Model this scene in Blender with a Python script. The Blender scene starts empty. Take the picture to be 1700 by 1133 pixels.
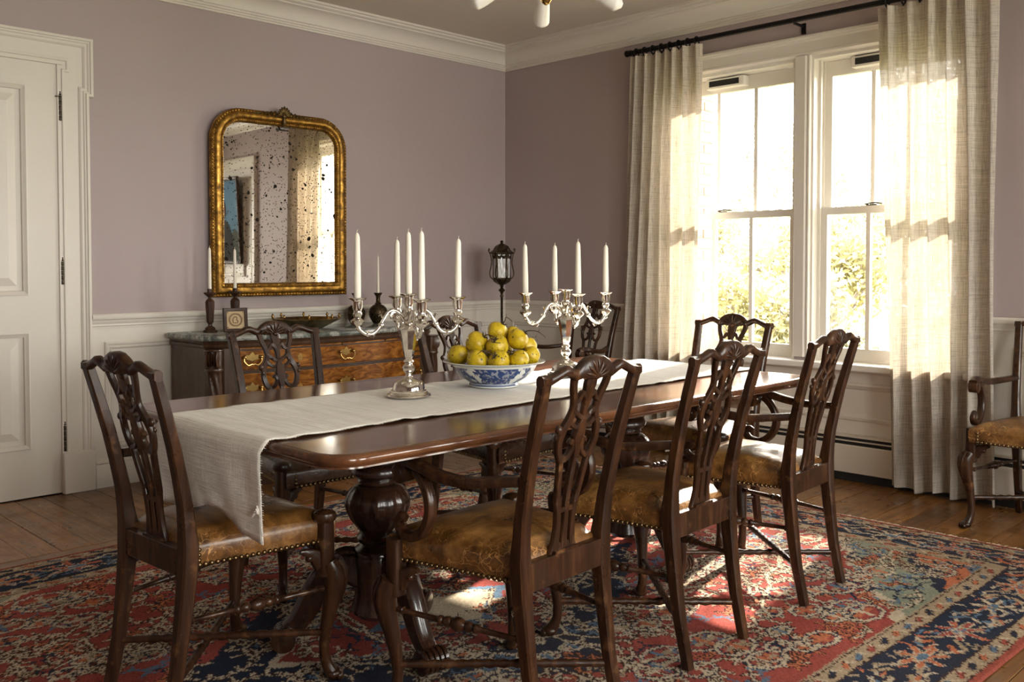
import bpy, bmesh, math, random
import numpy as np
from mathutils import Vector, Matrix, noise as mnoise

sc = bpy.context.scene
R = math.radians
PI = math.pi
random.seed(7)

# ------------------------------------------------------------------ camera
cam_d = bpy.data.cameras.new('camera')
cam = bpy.data.objects.new('camera', cam_d)
sc.collection.objects.link(cam)
cam.location = (-4.977, -5.049, 1.18)
cam.rotation_euler = (R(90 - 1.8), 0, R(-45))
cam_d.sensor_width = 36
cam_d.lens = 1550 / 1700 * 36
cam_d.shift_y = -0.04458
cam_d.clip_start = .05
cam_d.clip_end = 200
sc.camera = cam

# ------------------------------------------------------------------ world, sun, view
world = bpy.data.worlds.new('world')
sc.world = world
world.use_nodes = True
bg = world.node_tree.nodes['Background']
bg.inputs['Color'].default_value = (1.0, .985, .955, 1)
bg.inputs['Strength'].default_value = 5.5

SUN_EL, SUN_SLOPE = 29.5, .22          # the sun stands in front of the window wall, rays run along -X
sun_d = bpy.data.lights.new('sun', 'SUN')
sun = bpy.data.objects.new('sun', sun_d)
sc.collection.objects.link(sun)
dv = Vector((-1, -SUN_SLOPE, -math.tan(R(SUN_EL))))
sun.rotation_euler = dv.to_track_quat('-Z', 'Y').to_euler()
sun.location = (6, -2, 6)
sun_d.energy = 7.8
sun_d.color = (1, .93, .82)
sun_d.angle = R(1.8)

vs = sc.view_settings
vs.view_transform = 'Standard'
vs.look = 'None'
vs.gamma = 1
vs.use_curve_mapping = False
vs.exposure = 2.12
try:
    sc.cycles.use_denoising = True
    sc.cycles.max_bounces = 10
    sc.cycles.diffuse_bounces = 6
    sc.cycles.transparent_max_bounces = 16
    sc.cycles.sample_clamp_indirect = 8
    sc.cycles.caustics_reflective = False
    sc.cycles.caustics_refractive = False
except Exception:
    pass

def portal(loc, rot, sx, sy):
    d = bpy.data.lights.new('window_portal', 'AREA')
    d.shape = 'RECTANGLE'; d.size = sx; d.size_y = sy
    d.cycles.is_portal = True
    o = bpy.data.objects.new('window_portal', d)
    sc.collection.objects.link(o)
    o.location = loc; o.rotation_euler = rot

portal((.2, -1.92, 1.45), (0, R(90), 0), 1.7, .95)
portal((.2, -2.90, 1.45), (0, R(90), 0), 1.7, .95)
for px_ in (-1.25, -2.85, -4.45): portal((px_, -6.6, 1.49), (R(90), 0, 0), 1.0, 1.75)

# ------------------------------------------------------------------ mesh helpers
class MB:
    def __init__(s):
        s.v = []; s.f = []; s.uv = None
    def add(s, vs_, fs):
        o = len(s.v)
        s.v += [tuple(p) for p in vs_]
        s.f += [tuple(i + o for i in f) for f in fs]
        return s
    def box(s, x0, y0, z0, x1, y1, z1):
        return s.add([(x0, y0, z0), (x1, y0, z0), (x1, y1, z0), (x0, y1, z0), (x0, y0, z1), (x1, y0, z1), (x1, y1, z1), (x0, y1, z1)],
                     [(3, 2, 1, 0), (4, 5, 6, 7), (0, 1, 5, 4), (1, 2, 6, 5), (2, 3, 7, 6), (3, 0, 4, 7)])
    def rings(s, rs, cap=True, closed=False, loop=True):
        n = len(rs[0]); vs_ = [p for r in rs for p in r]; fs = []
        m = len(rs)
        for i in range(m if closed else m - 1):
            a = i * n; b = ((i + 1) % m) * n
            for j in range(n if loop else n - 1):
                k = (j + 1) % n
                fs.append((a + j, a + k, b + k, b + j))
        if cap and not closed and loop:
            fs.append(tuple(range(n - 1, -1, -1)))
            fs.append(tuple((m - 1) * n + j for j in range(n)))
        return s.add(vs_, fs)
    def tube(s, pts, rad, n=8, cap=True, closed=False, sq=0):
        pts = [Vector(p) for p in pts]; m = len(pts)
        if not hasattr(rad, '__len__'): rad = [rad] * m
        rs = []; nrm = None
        for i in range(m):
            if closed: t = pts[(i + 1) % m] - pts[i - 1]
            else: t = pts[min(i + 1, m - 1)] - pts[max(i - 1, 0)]
            t.normalize()
            if nrm is None:
                a = Vector((0, 0, 1)) if abs(t.z) < .9 else Vector((1, 0, 0))
                nrm = (a - t * a.dot(t)).normalized()
            else:
                nrm = nrm - t * nrm.dot(t)
                nrm = nrm.normalized() if nrm.length > 1e-6 else t.orthogonal().normalized()
            b = t.cross(nrm)
            rs.append([pts[i] + (nrm * math.cos(2 * PI * j / n + sq) + b * math.sin(2 * PI * j / n + sq)) * rad[i] for j in range(n)])
        return s.rings(rs, cap, closed)
    def bar(s, pts, w, h, up=(0, 0, 1), ch=.2):
        """chamfered rectangular bar; w across (side), h along up"""
        pts = [Vector(p) for p in pts]; m = len(pts)
        if not hasattr(w, '__len__'): w = [w] * m
        if not hasattr(h, '__len__'): h = [h] * m
        up = Vector(up); rs = []
        for i in range(m):
            t = (pts[min(i + 1, m - 1)] - pts[max(i - 1, 0)]).normalized()
            sd = t.cross(up)
            if sd.length < 1e-5: sd = t.orthogonal()
            sd.normalize(); u = sd.cross(t)
            a, b = w[i] / 2, h[i] / 2; c = min(a, b) * ch
            q = [(a, b - c), (a - c, b), (-a + c, b), (-a, b - c), (-a, -b + c), (-a + c, -b), (a - c, -b), (a, -b + c)]
            rs.append([pts[i] + sd * x + u * y for x, y in q])
        return s.rings(rs)
    def lathe(s, prof, n=24, c=(0, 0, 0), fl=0, fd=0, frng=None, twist=0, cap=True):
        rs = []
        for i, (r, z) in enumerate(prof):
            f = fl and (frng is None or frng[0] <= z <= frng[1])
            ring = []
            for j in range(n):
                a = 2 * PI * j / n
                rr = r * (1 - fd + fd * abs(math.cos(fl * a / 2 + twist * z))) if f else r
                ring.append((c[0] + rr * math.cos(a), c[1] + rr * math.sin(a), c[2] + z))
            rs.append(ring)
        return s.rings(rs, cap)
    def ell(s, c, r, n=10, m=6, rot=None):
        if not hasattr(r, '__len__'): r = (r, r, r)
        vs_ = []; fs = []
        for i in range(1, m):
            t = PI * i / m
            for j in range(n):
                p = 2 * PI * j / n
                vs_.append(Vector((r[0] * math.sin(t) * math.cos(p), r[1] * math.sin(t) * math.sin(p), r[2] * math.cos(t))))
        vs_ += [Vector((0, 0, r[2])), Vector((0, 0, -r[2]))]
        T = len(vs_) - 2
        for i in range(m - 2):
            for j in range(n):
                k = (j + 1) % n
                fs.append((i * n + j, (i + 1) * n + j, (i + 1) * n + k, i * n + k))
        for j in range(n):
            k = (j + 1) % n
            fs.append((T, j, k)); fs.append((T + 1, (m - 2) * n + k, (m - 2) * n + j))
        if rot is not None: vs_ = [rot @ v for v in vs_]
        c = Vector(c)
        return s.add([v + c for v in vs_], fs)
    def prism(s, poly, d0, d1, f3):
        """extrude 2D poly; f3(a,b,d) -> 3D"""
        n = len(poly)
        return s.add([f3(a, b, d0) for a, b in poly] + [f3(a, b, d1) for a, b in poly],
                     [tuple(range(n - 1, -1, -1)), tuple(range(n, 2 * n))] + [(j, (j + 1) % n, n + (j + 1) % n, n + j) for j in range(n)])
    def grid(s, P):
        r, c = len(P), len(P[0])
        return s.add([p for row in P for p in row], [(i * c + j, i * c + j + 1, (i + 1) * c + j + 1, (i + 1) * c + j) for i in range(r - 1) for j in range(c - 1)])
    def mesh(s, name, smooth=38, bevel=0, recalc=True, seg=1):
        me = bpy.data.meshes.new(name)
        me.from_pydata([tuple(v) for v in s.v], [], s.f)
        if recalc or bevel:
            bm = bmesh.new(); bm.from_mesh(me)
            if recalc: bmesh.ops.recalc_face_normals(bm, faces=bm.faces)
            if bevel:
                es = [e for e in bm.edges if len(e.link_faces) == 2 and e.calc_face_angle(0) > .5]
                bmesh.ops.bevel(bm, geom=es, offset=bevel, segments=seg, affect='EDGES', profile=.6)
            bm.to_mesh(me); bm.free()
        if smooth:
            me.polygons.foreach_set('use_smooth', [True] * len(me.polygons))
            me.set_sharp_from_angle(angle=R(smooth))
        me.update()
        return me
    def build(s, name, mat, parent=None, smooth=38, bevel=0, recalc=True, label=None, seg=1):
        return link(name, s.mesh(name, smooth, bevel, recalc, seg), mat, parent, label)

def link(name, me, mat=None, parent=None, label=None):
    if mat is not None and not me.materials: me.materials.append(mat)
    o = bpy.data.objects.new(name, me)
    sc.collection.objects.link(o)
    if parent is not None: o.parent = parent
    if label: o['label'] = label
    return o

def tag(o, label, cat, group=None, kind=None):
    o['label'] = label; o['category'] = cat
    if group: o['group'] = group
    if kind: o['kind'] = kind
    return o

def empty(name, loc=(0, 0, 0), rz=0):
    o = bpy.data.objects.new(name, None)
    o.empty_display_size = .1
    sc.collection.objects.link(o)
    o.location = loc; o.rotation_euler = (0, 0, rz)
    return o

def thing(name, label, cat, loc=(0, 0, 0), rz=0, group=None):
    return tag(empty(name, loc, rz), label, cat, group)

def struct(o, label, cat='room'):
    return tag(o, label, cat, kind='structure')

CACHE = {}
def cpart(key, name, fn, mat, parent, smooth=38, bevel=0):
    """a part whose mesh data is shared between alike things"""
    if key not in CACHE:
        mb = MB(); fn(mb)
        CACHE[key] = mb.mesh(name, smooth, bevel)
    return link(name, CACHE[key], mat, parent)

def spline(pts, n=6):
    """Catmull-Rom through the points"""
    P = [Vector(p) for p in pts]; out = []
    for i in range(len(P) - 1):
        p0 = P[max(i - 1, 0)]; p1 = P[i]; p2 = P[i + 1]; p3 = P[min(i + 2, len(P) - 1)]
        for k in range(n):
            t = k / n
            out.append(.5 * ((2 * p1) + (-p0 + p2) * t + (2 * p0 - 5 * p1 + 4 * p2 - p3) * t * t + (-p0 + 3 * p1 - 3 * p2 + p3) * t ** 3))
    out.append(P[-1])
    return out

def lerp(tab, x):
    if x <= tab[0][0]: return tab[0][1]
    for (a, b), (c, d) in zip(tab, tab[1:]):
        if x <= c: return b + (d - b) * (x - a) / (c - a)
    return tab[-1][1]

# ------------------------------------------------------------------ materials
def hexa(c): return (c[0], c[1], c[2], 1)

class NT:
    def __init__(s, name):
        s.m = bpy.data.materials.new(name); s.m.use_nodes = True
        s.t = s.m.node_tree; s.b = s.t.nodes['Principled BSDF']; s.out = s.t.nodes['Material Output']
    def n(s, typ, **kw):
        nd = s.t.nodes.new(typ)
        for k, v in kw.items():
            if k.startswith('_'): setattr(nd, k[1:], v)
            else: s.set(nd, k, v)
        return nd
    def set(s, nd, k, v):
        k = int(k[1:]) if k[0] == 'i' and k[1:].isdigit() else k.replace('__', ' ')
        i = nd.inputs[k]
        if isinstance(v, bpy.types.NodeSocket): s.t.links.new(v, i)
        else: i.default_value = v
    def ramp(s, fac, stops, interp='LINEAR'):
        nd = s.n('ShaderNodeValToRGB', Fac=fac)
        cr = nd.color_ramp; cr.interpolation = interp
        while len(cr.elements) < len(stops): cr.elements.new(.5)
        for e, (p, c) in zip(cr.elements, stops):
            e.position = p; e.color = hexa(c) if hasattr(c, '__len__') else (c, c, c, 1)
        return nd.outputs[0]
    def coord(s, scale=(1, 1, 1), kind='Object', rnd=0, rot=(0, 0, 0)):
        tc = s.n('ShaderNodeTexCoord').outputs[kind]
        if rnd:
            oi = s.n('ShaderNodeObjectInfo').outputs['Random']
            mu = s.n('ShaderNodeMath', _operation='MULTIPLY', i0=oi, i1=float(rnd))
            tc = s.n('ShaderNodeVectorMath', _operation='ADD', i0=tc, i1=mu.outputs[0]).outputs[0]
        return s.n('ShaderNodeMapping', Vector=tc, Scale=scale, Rotation=rot).outputs[0]
    def noise(s, vec, scale=5, detail=4, rough=.55, dist=0):
        return s.n('ShaderNodeTexNoise', Vector=vec, Scale=float(scale), Detail=float(detail), Roughness=rough, Distortion=float(dist)).outputs['Fac']
    def vor(s, vec, scale=5, feature='F1', out='Distance', rnd=1.0):
        nd = s.n('ShaderNodeTexVoronoi', _feature=feature, Vector=vec, Scale=float(scale), Randomness=rnd)
        return nd.outputs[out]
    def math(s, op, a, b=0.0, clamp=False):
        return s.n('ShaderNodeMath', _operation=op, _use_clamp=clamp, i0=a, i1=b).outputs[0]
    def mix(s, fac, a, b, mode='MIX'):
        nd = s.n('ShaderNodeMix', _data_type='RGBA', _blend_type=mode)
        for sock, v in ((nd.inputs[0], fac), (nd.inputs[6], a), (nd.inputs[7], b)):
            if isinstance(v, bpy.types.NodeSocket): s.t.links.new(v, sock)
            else: sock.default_value = hexa(v) if hasattr(v, '__len__') and len(v) == 3 else v
        return nd.outputs[2]
    def bump(s, h, strength=.3, dist=.002):
        s.set(s.b, 'Normal', s.n('ShaderNodeBump', Height=h, Strength=strength, Distance=dist).outputs[0])
        return s
    def base(s, col=None, rough=None, metal=None, coat=None, spec=None, sheen=None, coat_rough=None):
        for k, v in (('Base Color', col), ('Roughness', rough), ('Metallic', metal), ('Coat Weight', coat), ('Specular IOR Level', spec), ('Sheen Weight', sheen), ('Coat Roughness', coat_rough)):
            if v is not None:
                if hasattr(v, '__len__') and not isinstance(v, bpy.types.NodeSocket): v = hexa(v)
                s.set(s.b, k, v)
        return s

def m_paint(name, c, var=.05, rough=.55, bump=.08, sc_=14):
    k = NT(name); v = k.coord()
    nz = k.noise(v, sc_, 6); n2 = k.noise(v, 1.7, 4)
    a = k.mix(nz, [x * (1 - var) for x in c], [min(1, x * (1 + var)) for x in c])
    b = k.mix(n2, (1, 1, 1), (.93, .92, .9))
    col = k.mix(1.0, a, b, 'MULTIPLY')
    k.base(col, rough)
    k.bump(k.noise(v, 160, 4), bump, .001)
    return k.m

def m_wood(name, c0, c1, c2, grain=(22, 22, 2.2), rough=.3, coat=.25, rnd=5, wear=None, bump=.12, spec=.5):
    k = NT(name)
    v = k.coord(grain, rnd=rnd)
    n1 = k.noise(v, 1.6, 7, .62, .6)
    col = k.ramp(n1, [(.25, c0), (.5, c1), (.75, c2)])
    n2 = k.noise(k.coord((60, 60, 7), rnd=rnd), 3, 3)
    col = k.mix(k.math('MULTIPLY', n2, .45), col, c0)
    if wear:
        n3 = k.noise(k.coord((1, 1, 1), rnd=rnd), 16, 5, .6)
        col = k.mix(k.ramp(n3, [(.60, 0), (.72, .8)]), col, wear)
    k.base(col, k.ramp(k.noise(k.coord(rnd=rnd), 9, 4), [(.3, rough * .8), (.7, rough * 1.35)]), coat=coat, coat_rough=.12, spec=spec)
    k.bump(n1, bump, .002)
    return k.m

M = {}
M['wall'] = m_paint('mauve_wall_paint', (.405, .332, .335), .03, .62, .12, 20)
M['trim'] = m_paint('cream_trim_paint', (.71, .665, .60), .025, .42, .06)
M['ceiling'] = m_paint('ceiling_plaster', (.68, .625, .55), .03, .75, .05)
M['sash'] = m_paint('white_sash_paint', (.78, .75, .70), .02, .4, .05)
M['chair'] = m_wood('dark_chair_mahogany', (.009, .0035, .0018), (.036, .0135, .0055), (.115, .046, .017), rough=.30, coat=.16, wear=(.15, .068, .027), spec=.32)
M['table'] = m_wood('polished_table_mahogany', (.036, .012, .005), (.105, .037, .014), (.21, .083, .030), grain=(1.6, 22, 22), rough=.17, coat=.4, bump=.02, spec=.4)
M['band'] = m_wood('crossband_rosewood', (.04, .014, .006), (.11, .042, .017), (.20, .082, .032), grain=(20, 3, 22), rough=.2, coat=.28, bump=.02, spec=.4)
M['pedestal'] = m_wood('carved_pedestal_wood', (.012, .005, .003), (.035, .014, .0075), (.075, .032, .016), rough=.24, coat=.4)
M['side_wood'] = m_wood('sideboard_side_walnut', (.035, .017, .009), (.075, .036, .018), (.125, .062, .03), grain=(16, 16, 1.6), rough=.4, coat=.15)

M['carved'] = m_wood('carved_walnut', (.02, .008, .004), (.06, .025, .011), (.13, .058, .026), rough=.3, coat=.3)

def m_veneer():
    k = NT('figured_walnut_veneer')
    v = k.coord((1, 1, 1), rnd=9)
    n1 = k.noise(k.coord((3, 3, 9), rnd=9), 2.4, 6, .6, 2.2)
    col = k.ramp(n1, [(.25, (.05, .013, .003)), (.45, (.22, .07, .010)), (.6, (.42, .165, .025)), (.8, (.55, .27, .06))])
    n2 = k.noise(v, 40, 4)
    col = k.mix(k.math('MULTIPLY', n2, .5), col, (.06, .02, .006))
    k.base(col, .16, coat=.7, coat_rough=.08)
    return k.m
M['veneer'] = m_veneer()

def m_floor():
    k = NT('old_varnished_floor_boards')
    oi = k.n('ShaderNodeObjectInfo').outputs['Random']
    v = k.coord((18, 1.2, 18), rnd=13)
    n1 = k.noise(v, 1.8, 7, .6, 1.0)
    col = k.ramp(n1, [(.22, (.048, .018, .005)), (.5, (.175, .074, .016)), (.8, (.31, .145, .036))])
    tint = k.ramp(oi, [(0, (.72, .68, .62)), (.5, (1, 1, 1)), (1, (1.15, 1.05, .9))])
    col = k.mix(1.0, col, tint, 'MULTIPLY')
    kn = k.vor(k.coord((5, 1.6, 5), rnd=13), 2.1)
    col = k.mix(k.ramp(kn, [(.05, .85), (.13, 0)]), col, (.03, .011, .004))
    wr = k.noise(k.coord(rnd=3), 7, 5, .65)
    col = k.mix(k.ramp(wr, [(.55, 0), (.75, .55)]), col, (.06, .024, .008))
    k.base(col, k.ramp(wr, [(.3, .22), (.7, .45)]), coat=.12, coat_rough=.15)
    k.bump(n1, .18, .002)
    return k.m
M['floor'] = m_floor()
M['gap'] = NT('dark_floor_gap').base((.012, .006, .003), .8).m

def m_leather(name, dark, mid, light, rough=.3):
    k = NT(name)
    v = k.coord(rnd=7)
    n1 = k.noise(v, 8, 7, .68)
    col = k.ramp(n1, [(.30, dark), (.48, mid), (.70, light)])
    n2 = k.noise(k.coord((3, 9, 9), rnd=7, rot=(0, 0, .5)), 3, 5)
    col = k.mix(k.ramp(n2, [(.5, 0), (.72, .75)]), col, dark)
    vv = k.n('ShaderNodeVectorMath', _operation='ADD', i0=v, i1=k.n('ShaderNodeTexNoise', Vector=v, Scale=9.0, Detail=3.0).outputs['Color']).outputs[0]
    cr = k.vor(vv, 6, 'DISTANCE_TO_EDGE'); cr2 = k.vor(k.n('ShaderNodeMapping', Vector=vv, Scale=(4, 9, 4), Rotation=(0, 0, .7)).outputs[0], .8, 'DISTANCE_TO_EDGE')
    line = k.math('MAXIMUM', k.ramp(cr, [(.0, 1), (.02, 0)]), k.ramp(cr2, [(.0, 1), (.02, 0)]))
    area = k.ramp(k.noise(v, 6, 3), [(.40, .05), (.60, .75)])
    col = k.mix(k.math('MULTIPLY', line, area), col, [min(1, x * 1.7 + .03) for x in light])
    k.base(col, k.ramp(n1, [(.3, rough * .8), (.7, rough * 1.5)]), coat=.12, coat_rough=.25)
    k.bump(k.math('ADD', k.noise(v, 60, 5), k.math('MULTIPLY', line, -.4)), .3, .002)
    return k.m
M['leather'] = m_leather('worn_tan_leather', (.032, .012, .004), (.15, .062, .014), (.38, .19, .052))
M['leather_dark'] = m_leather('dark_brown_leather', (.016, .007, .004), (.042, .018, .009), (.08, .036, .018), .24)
M['nail'] = NT('aged_brass_nail').base((.20, .135, .065), .36, 1).m

def m_gold():
    k = NT('worn_gilt_frame'); v = k.coord()
    n1 = k.noise(v, 26, 6, .65)
    col = k.ramp(n1, [(.32, (.07, .03, .006)), (.5, (.32, .165, .032)), (.72, (.64, .40, .10))])
    k.base(col, k.ramp(n1, [(.3, .55), (.7, .28)]), k.ramp(n1, [(.3, .5), (.5, 1)]))
    k.bump(n1, .3, .002)
    return k.m
M['gold'] = m_gold()
M['gold_dark'] = NT('tarnished_gilt').base((.13, .085, .03), .45, .85).m

def m_mirror():
    k = NT('foxed_mirror_glass'); v = k.coord()
    wob = k.n('ShaderNodeTexNoise', Vector=v, Scale=30.0, Detail=3.0).outputs['Color']
    vv = k.n('ShaderNodeVectorMath', _operation='MULTIPLY_ADD', i0=wob, i1=(.02, .02, .02), i2=v).outputs[0]
    s1 = k.vor(vv, 24); s2 = k.vor(vv, 70); s3 = k.vor(vv, 11)
    big = k.ramp(k.noise(v, 4, 3), [(.35, 0), (.65, 1)])
    f1 = k.ramp(s1, [(.17, 1), (.20, 0)]); f2 = k.ramp(s2, [(.20, 1), (.25, 0)]); f3 = k.ramp(s3, [(.12, 1), (.14, 0)])
    f = k.math('GREATER_THAN', k.math('MAXIMUM', k.math('MULTIPLY', f1, big), k.math('MAXIMUM', f2, f3)), .5)
    col = k.mix(f, (.84, .80, .74), (.02, .016, .012))
    k.base(col, k.ramp(f, [(0, .02), (1, .9)]), k.ramp(f, [(0, 1), (1, 0)]), spec=.1)
    return k.m
M['mirror'] = m_mirror()
def m_silver():
    k = NT('polished_silver'); v = k.coord()
    n1 = k.noise(v, 40, 4)
    k.base(k.ramp(n1, [(.3, (.66, .62, .56)), (.7, (.90, .87, .82))]), k.ramp(n1, [(.3, .14), (.7, .06)]), 1)
    return k.m
M['silver'] = m_silver()
k_ = NT('ivory_wax'); k_.base((.80, .74, .63), .45); k_.set(k_.b, 'Subsurface Weight', .15); k_.set(k_.b, 'Subsurface Radius', (.01, .007, .004)); M['wax'] = k_.m
M['wick'] = NT('wick').base((.75, .68, .55), .9).m
M['iron'] = NT('black_iron').base((.012, .010, .009), .42, .7).m
M['hinge'] = NT('aged_bronze_hinge').base((.06, .045, .03), .4, .9).m
M['brass'] = NT('antique_brass').base((.46, .30, .10), .25, 1).m
def m_bronze():
    k = NT('dark_chased_bronze'); n1 = k.noise(k.coord(), 90, 5)
    k.base(k.ramp(n1, [(.35, (.02, .013, .007)), (.6, (.09, .062, .032)), (.75, (.2, .15, .08))]), .42, .85)
    k.bump(n1, .6, .003)
    return k.m
M['bronze'] = m_bronze()
def m_traybrass():
    k = NT('tarnished_tray_brass'); n1 = k.noise(k.coord(), 18, 5)
    k.base(k.ramp(n1, [(.35, (.14, .095, .035)), (.65, (.46, .34, .15))]), .32, 1)
    return k.m
M['tray'] = m_traybrass()
def m_marble():
    k = NT('grey_green_marble'); v = k.coord()
    n1 = k.noise(v, 9, 8, .65, 1.5)
    col = k.ramp(n1, [(.3, (.035, .042, .038)), (.47, (.13, .145, .13)), (.56, (.36, .36, .33)), (.64, (.16, .17, .155)), (.8, (.42, .42, .39))])
    k.base(col, .16)
    return k.m
M['marble'] = m_marble()

def m_linen(name, c, trans=.5, open_=.14, tint=(.92, .87, .78)):
    k = NT(name)
    tc = k.n('ShaderNodeTexCoord').outputs['UV']
    def mp(sx, sy): return k.n('ShaderNodeMapping', Vector=tc, Scale=(sx, sy, 1)).outputs[0]
    h = k.noise(mp(7, 210), 1, 3, .6); w = k.noise(mp(210, 7), 1, 3, .6)
    hs = k.ramp(k.noise(mp(11, 95), 1, 2), [(.60, 0), (.66, 1)]); ws = k.ramp(k.noise(mp(95, 11), 1, 2), [(.61, 0), (.67, 1)])
    dens = k.math('ADD', k.math('MULTIPLY', h, .5), k.math('MULTIPLY', w, .5))
    slub = k.math('MAXIMUM', hs, ws)
    col = k.mix(k.ramp(dens, [(.36, 0), (.62, 1)]), [x * .62 for x in c], [min(1, x * 1.12) for x in c])
    col = k.mix(k.math('MULTIPLY', slub, .45), col, [x * .5 for x in c])
    bmp = k.n('ShaderNodeBump', Height=dens, Strength=.5, Distance=.002).outputs[0]
    df = k.n('ShaderNodeBsdfDiffuse', Color=col, Normal=bmp).outputs[0]
    tcol = k.mix(1.0, col, tint, 'MULTIPLY')
    tl = k.n('ShaderNodeBsdfTranslucent', Color=tcol).outputs[0]
    tp = k.n('ShaderNodeBsdfTransparent').outputs[0]
    m1 = k.n('ShaderNodeMixShader', i0=trans, i1=df, i2=tl).outputs[0]
    fac = k.math('MULTIPLY', k.ramp(dens, [(.36, 1), (.46, .06)]), k.math('SUBTRACT', 1.0, slub))
    m2 = k.n('ShaderNodeMixShader', i0=k.math('MULTIPLY', fac, open_), i1=m1, i2=tp).outputs[0]
    k.t.links.new(m2, k.out.inputs['Surface'])
    return k.m
M['curtain'] = m_linen('open_weave_linen_curtain', (.60, .54, .47), .23, .08)
M['hem'] = m_linen('doubled_linen_heading', (.58, .51, .42), .12, .0)
def m_runner():
    k = NT('crumpled_linen_runner'); v = k.coord()
    h = k.noise(k.coord((6, 260, 20)), 1, 3); w = k.noise(k.coord((260, 6, 200)), 1, 3)
    d = k.math('ADD', h, w)
    k.base(k.ramp(k.math('MULTIPLY', d, .5), [(.35, (.66, .61, .54)), (.6, (.86, .82, .75))]), .85, sheen=.2)
    k.bump(k.math('ADD', d, k.math('MULTIPLY', k.noise(k.coord((15, 2.5, 6), rot=(0, 0, .15)), 1.4, 5), 3.0)), .55, .005)
    return k.m
M['runner'] = m_runner()

def m_glass(name, tint=(1, 1, 1), gl=.08):
    k = NT(name)
    tp = k.n('ShaderNodeBsdfTransparent', Color=hexa(tint)).outputs[0]
    gs = k.n('ShaderNodeBsdfGlossy', Roughness=.02).outputs[0]
    fr = k.n('ShaderNodeFresnel', IOR=1.35).outputs[0]
    mx = k.n('ShaderNodeMixShader', i0=k.math('MULTIPLY', fr, .8), i1=tp, i2=gs).outputs[0]
    k.t.links.new(mx, k.out.inputs['Surface'])
    return k.m
M['pane'] = m_glass('window_glass', (.97, .97, .95))
k_ = NT('lantern_seeded_glass'); v_ = k_.coord((60, 60, 14)); n_ = k_.noise(v_, 1, 4)
k_.base(k_.ramp(n_, [(.3, (.35, .35, .36)), (.7, (.85, .85, .86))]), .08, spec=.8); k_.bump(n_, .7, .004); M['lglass'] = k_.m
k_ = NT('frosted_glass_shade'); k_.base((.86, .83, .78), .35); k_.set(k_.b, 'Subsurface Weight', .4); k_.set(k_.b, 'Subsurface Radius', (.03, .03, .03)); M['frost'] = k_.m
M['black'] = NT('black_slot').base((.008, .008, .008), .6).m
M['heater'] = m_paint('enamelled_heater', (.66, .60, .52), .02, .4, .02)
M['brick'] = m_wood('red_brick', (.26, .09, .06), (.42, .17, .12), (.52, .25, .18), grain=(9, 9, 9), rough=.9, coat=0)
M['mortar'] = m_paint('mortar', (.5, .47, .42), .1, .9, .3)
M['grass'] = m_paint('lawn', (.16, .17, .05), .3, .95, .4, 30)
M['bark'] = m_paint('grey_bark', (.24, .20, .18), .3, .9, .4, 30)
def m_leaf(name, c):
    k = NT(name)
    df = k.n('ShaderNodeBsdfDiffuse', Color=hexa(c)).outputs[0]; tl = k.n('ShaderNodeBsdfTranslucent', Color=hexa(c)).outputs[0]
    k.t.links.new(k.n('ShaderNodeMixShader', i0=.55, i1=df, i2=tl).outputs[0], k.out.inputs['Surface'])
    return k.m
M['leaf_y'] = m_leaf('yellow_spring_leaf', (.36, .33, .17))
M['leaf_g'] = m_leaf('pale_green_leaf', (.33, .315, .23))

# ------------------------------------------------------------------ room shell
XF, YB, ZC = -6.4, -6.5, 2.80      # front wall, back wall, ceiling

def wall_mesh(axis, at0, at1, s0, s1, z0, z1, holes):
    """a wall slab with rectangular holes (s0,s1,z0,z1)"""
    mb = MB()
    ss = sorted({s0, s1} | {h[0] for h in holes} | {h[1] for h in holes}); zs = sorted({z0, z1} | {h[2] for h in holes} | {h[3] for h in holes})
    for a, b in zip(ss, ss[1:]):
        run = None
        for c, d in list(zip(zs, zs[1:])) + [(None, None)]:
            solid = c is not None and not any(h[0] <= a + 1e-6 and b <= h[1] + 1e-6 and h[2] <= c + 1e-6 and d <= h[3] + 1e-6 for h in holes)
            if solid:
                run = [c, d] if run is None else [run[0], d]
            elif run:
                if axis == 'y': mb.box(a, at0, run[0], b, at1, run[1])
                else: mb.box(at0, a, run[0], at1, b, run[1])
                run = None
    return mb

OPEN_L = (-2.385, -1.46); OPEN_R = (-3.33, -2.475); WZ0, WZ1 = .62, 2.37
w = wall_mesh('y', 0, .2, XF - .2, .2, 0, ZC + .1, [(-4.10, -3.22, 0, 2.22)]).build('wall_left', M['wall'], smooth=0)
struct(w, 'mauve painted wall with the gilt mirror and white door', 'wall')
w = wall_mesh('x', 0, .2, YB - .2, 0, 0, ZC + .1, [OPEN_L + (WZ0, WZ1), OPEN_R + (WZ0, WZ1)]).build('wall_right', M['wall'], smooth=0)
struct(w, 'mauve painted wall with the tall curtained windows', 'wall')
BW = [(-1.75, -.75, .62, 2.37), (-3.35, -2.35, .62, 2.37), (-4.95, -3.95, .62, 2.37)]  # openings for the added fill-light windows
w = wall_mesh('y', YB - .2, YB, XF - .2, 0, 0, ZC + .1, BW).build('wall_back', M['wall'], smooth=0)
struct(w, 'mauve wall behind the camera', 'wall')
w = wall_mesh('x', XF - .2, XF, YB, 0, 0, ZC + .1, []).build('wall_front', M['wall'], smooth=0)
struct(w, 'mauve wall opposite the windows', 'wall')
o = MB().box(XF, YB, ZC, 0, 0, ZC + .1).build('ceiling', M['ceiling'], smooth=0)
struct(o, 'cream plaster ceiling', 'ceiling')

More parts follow.
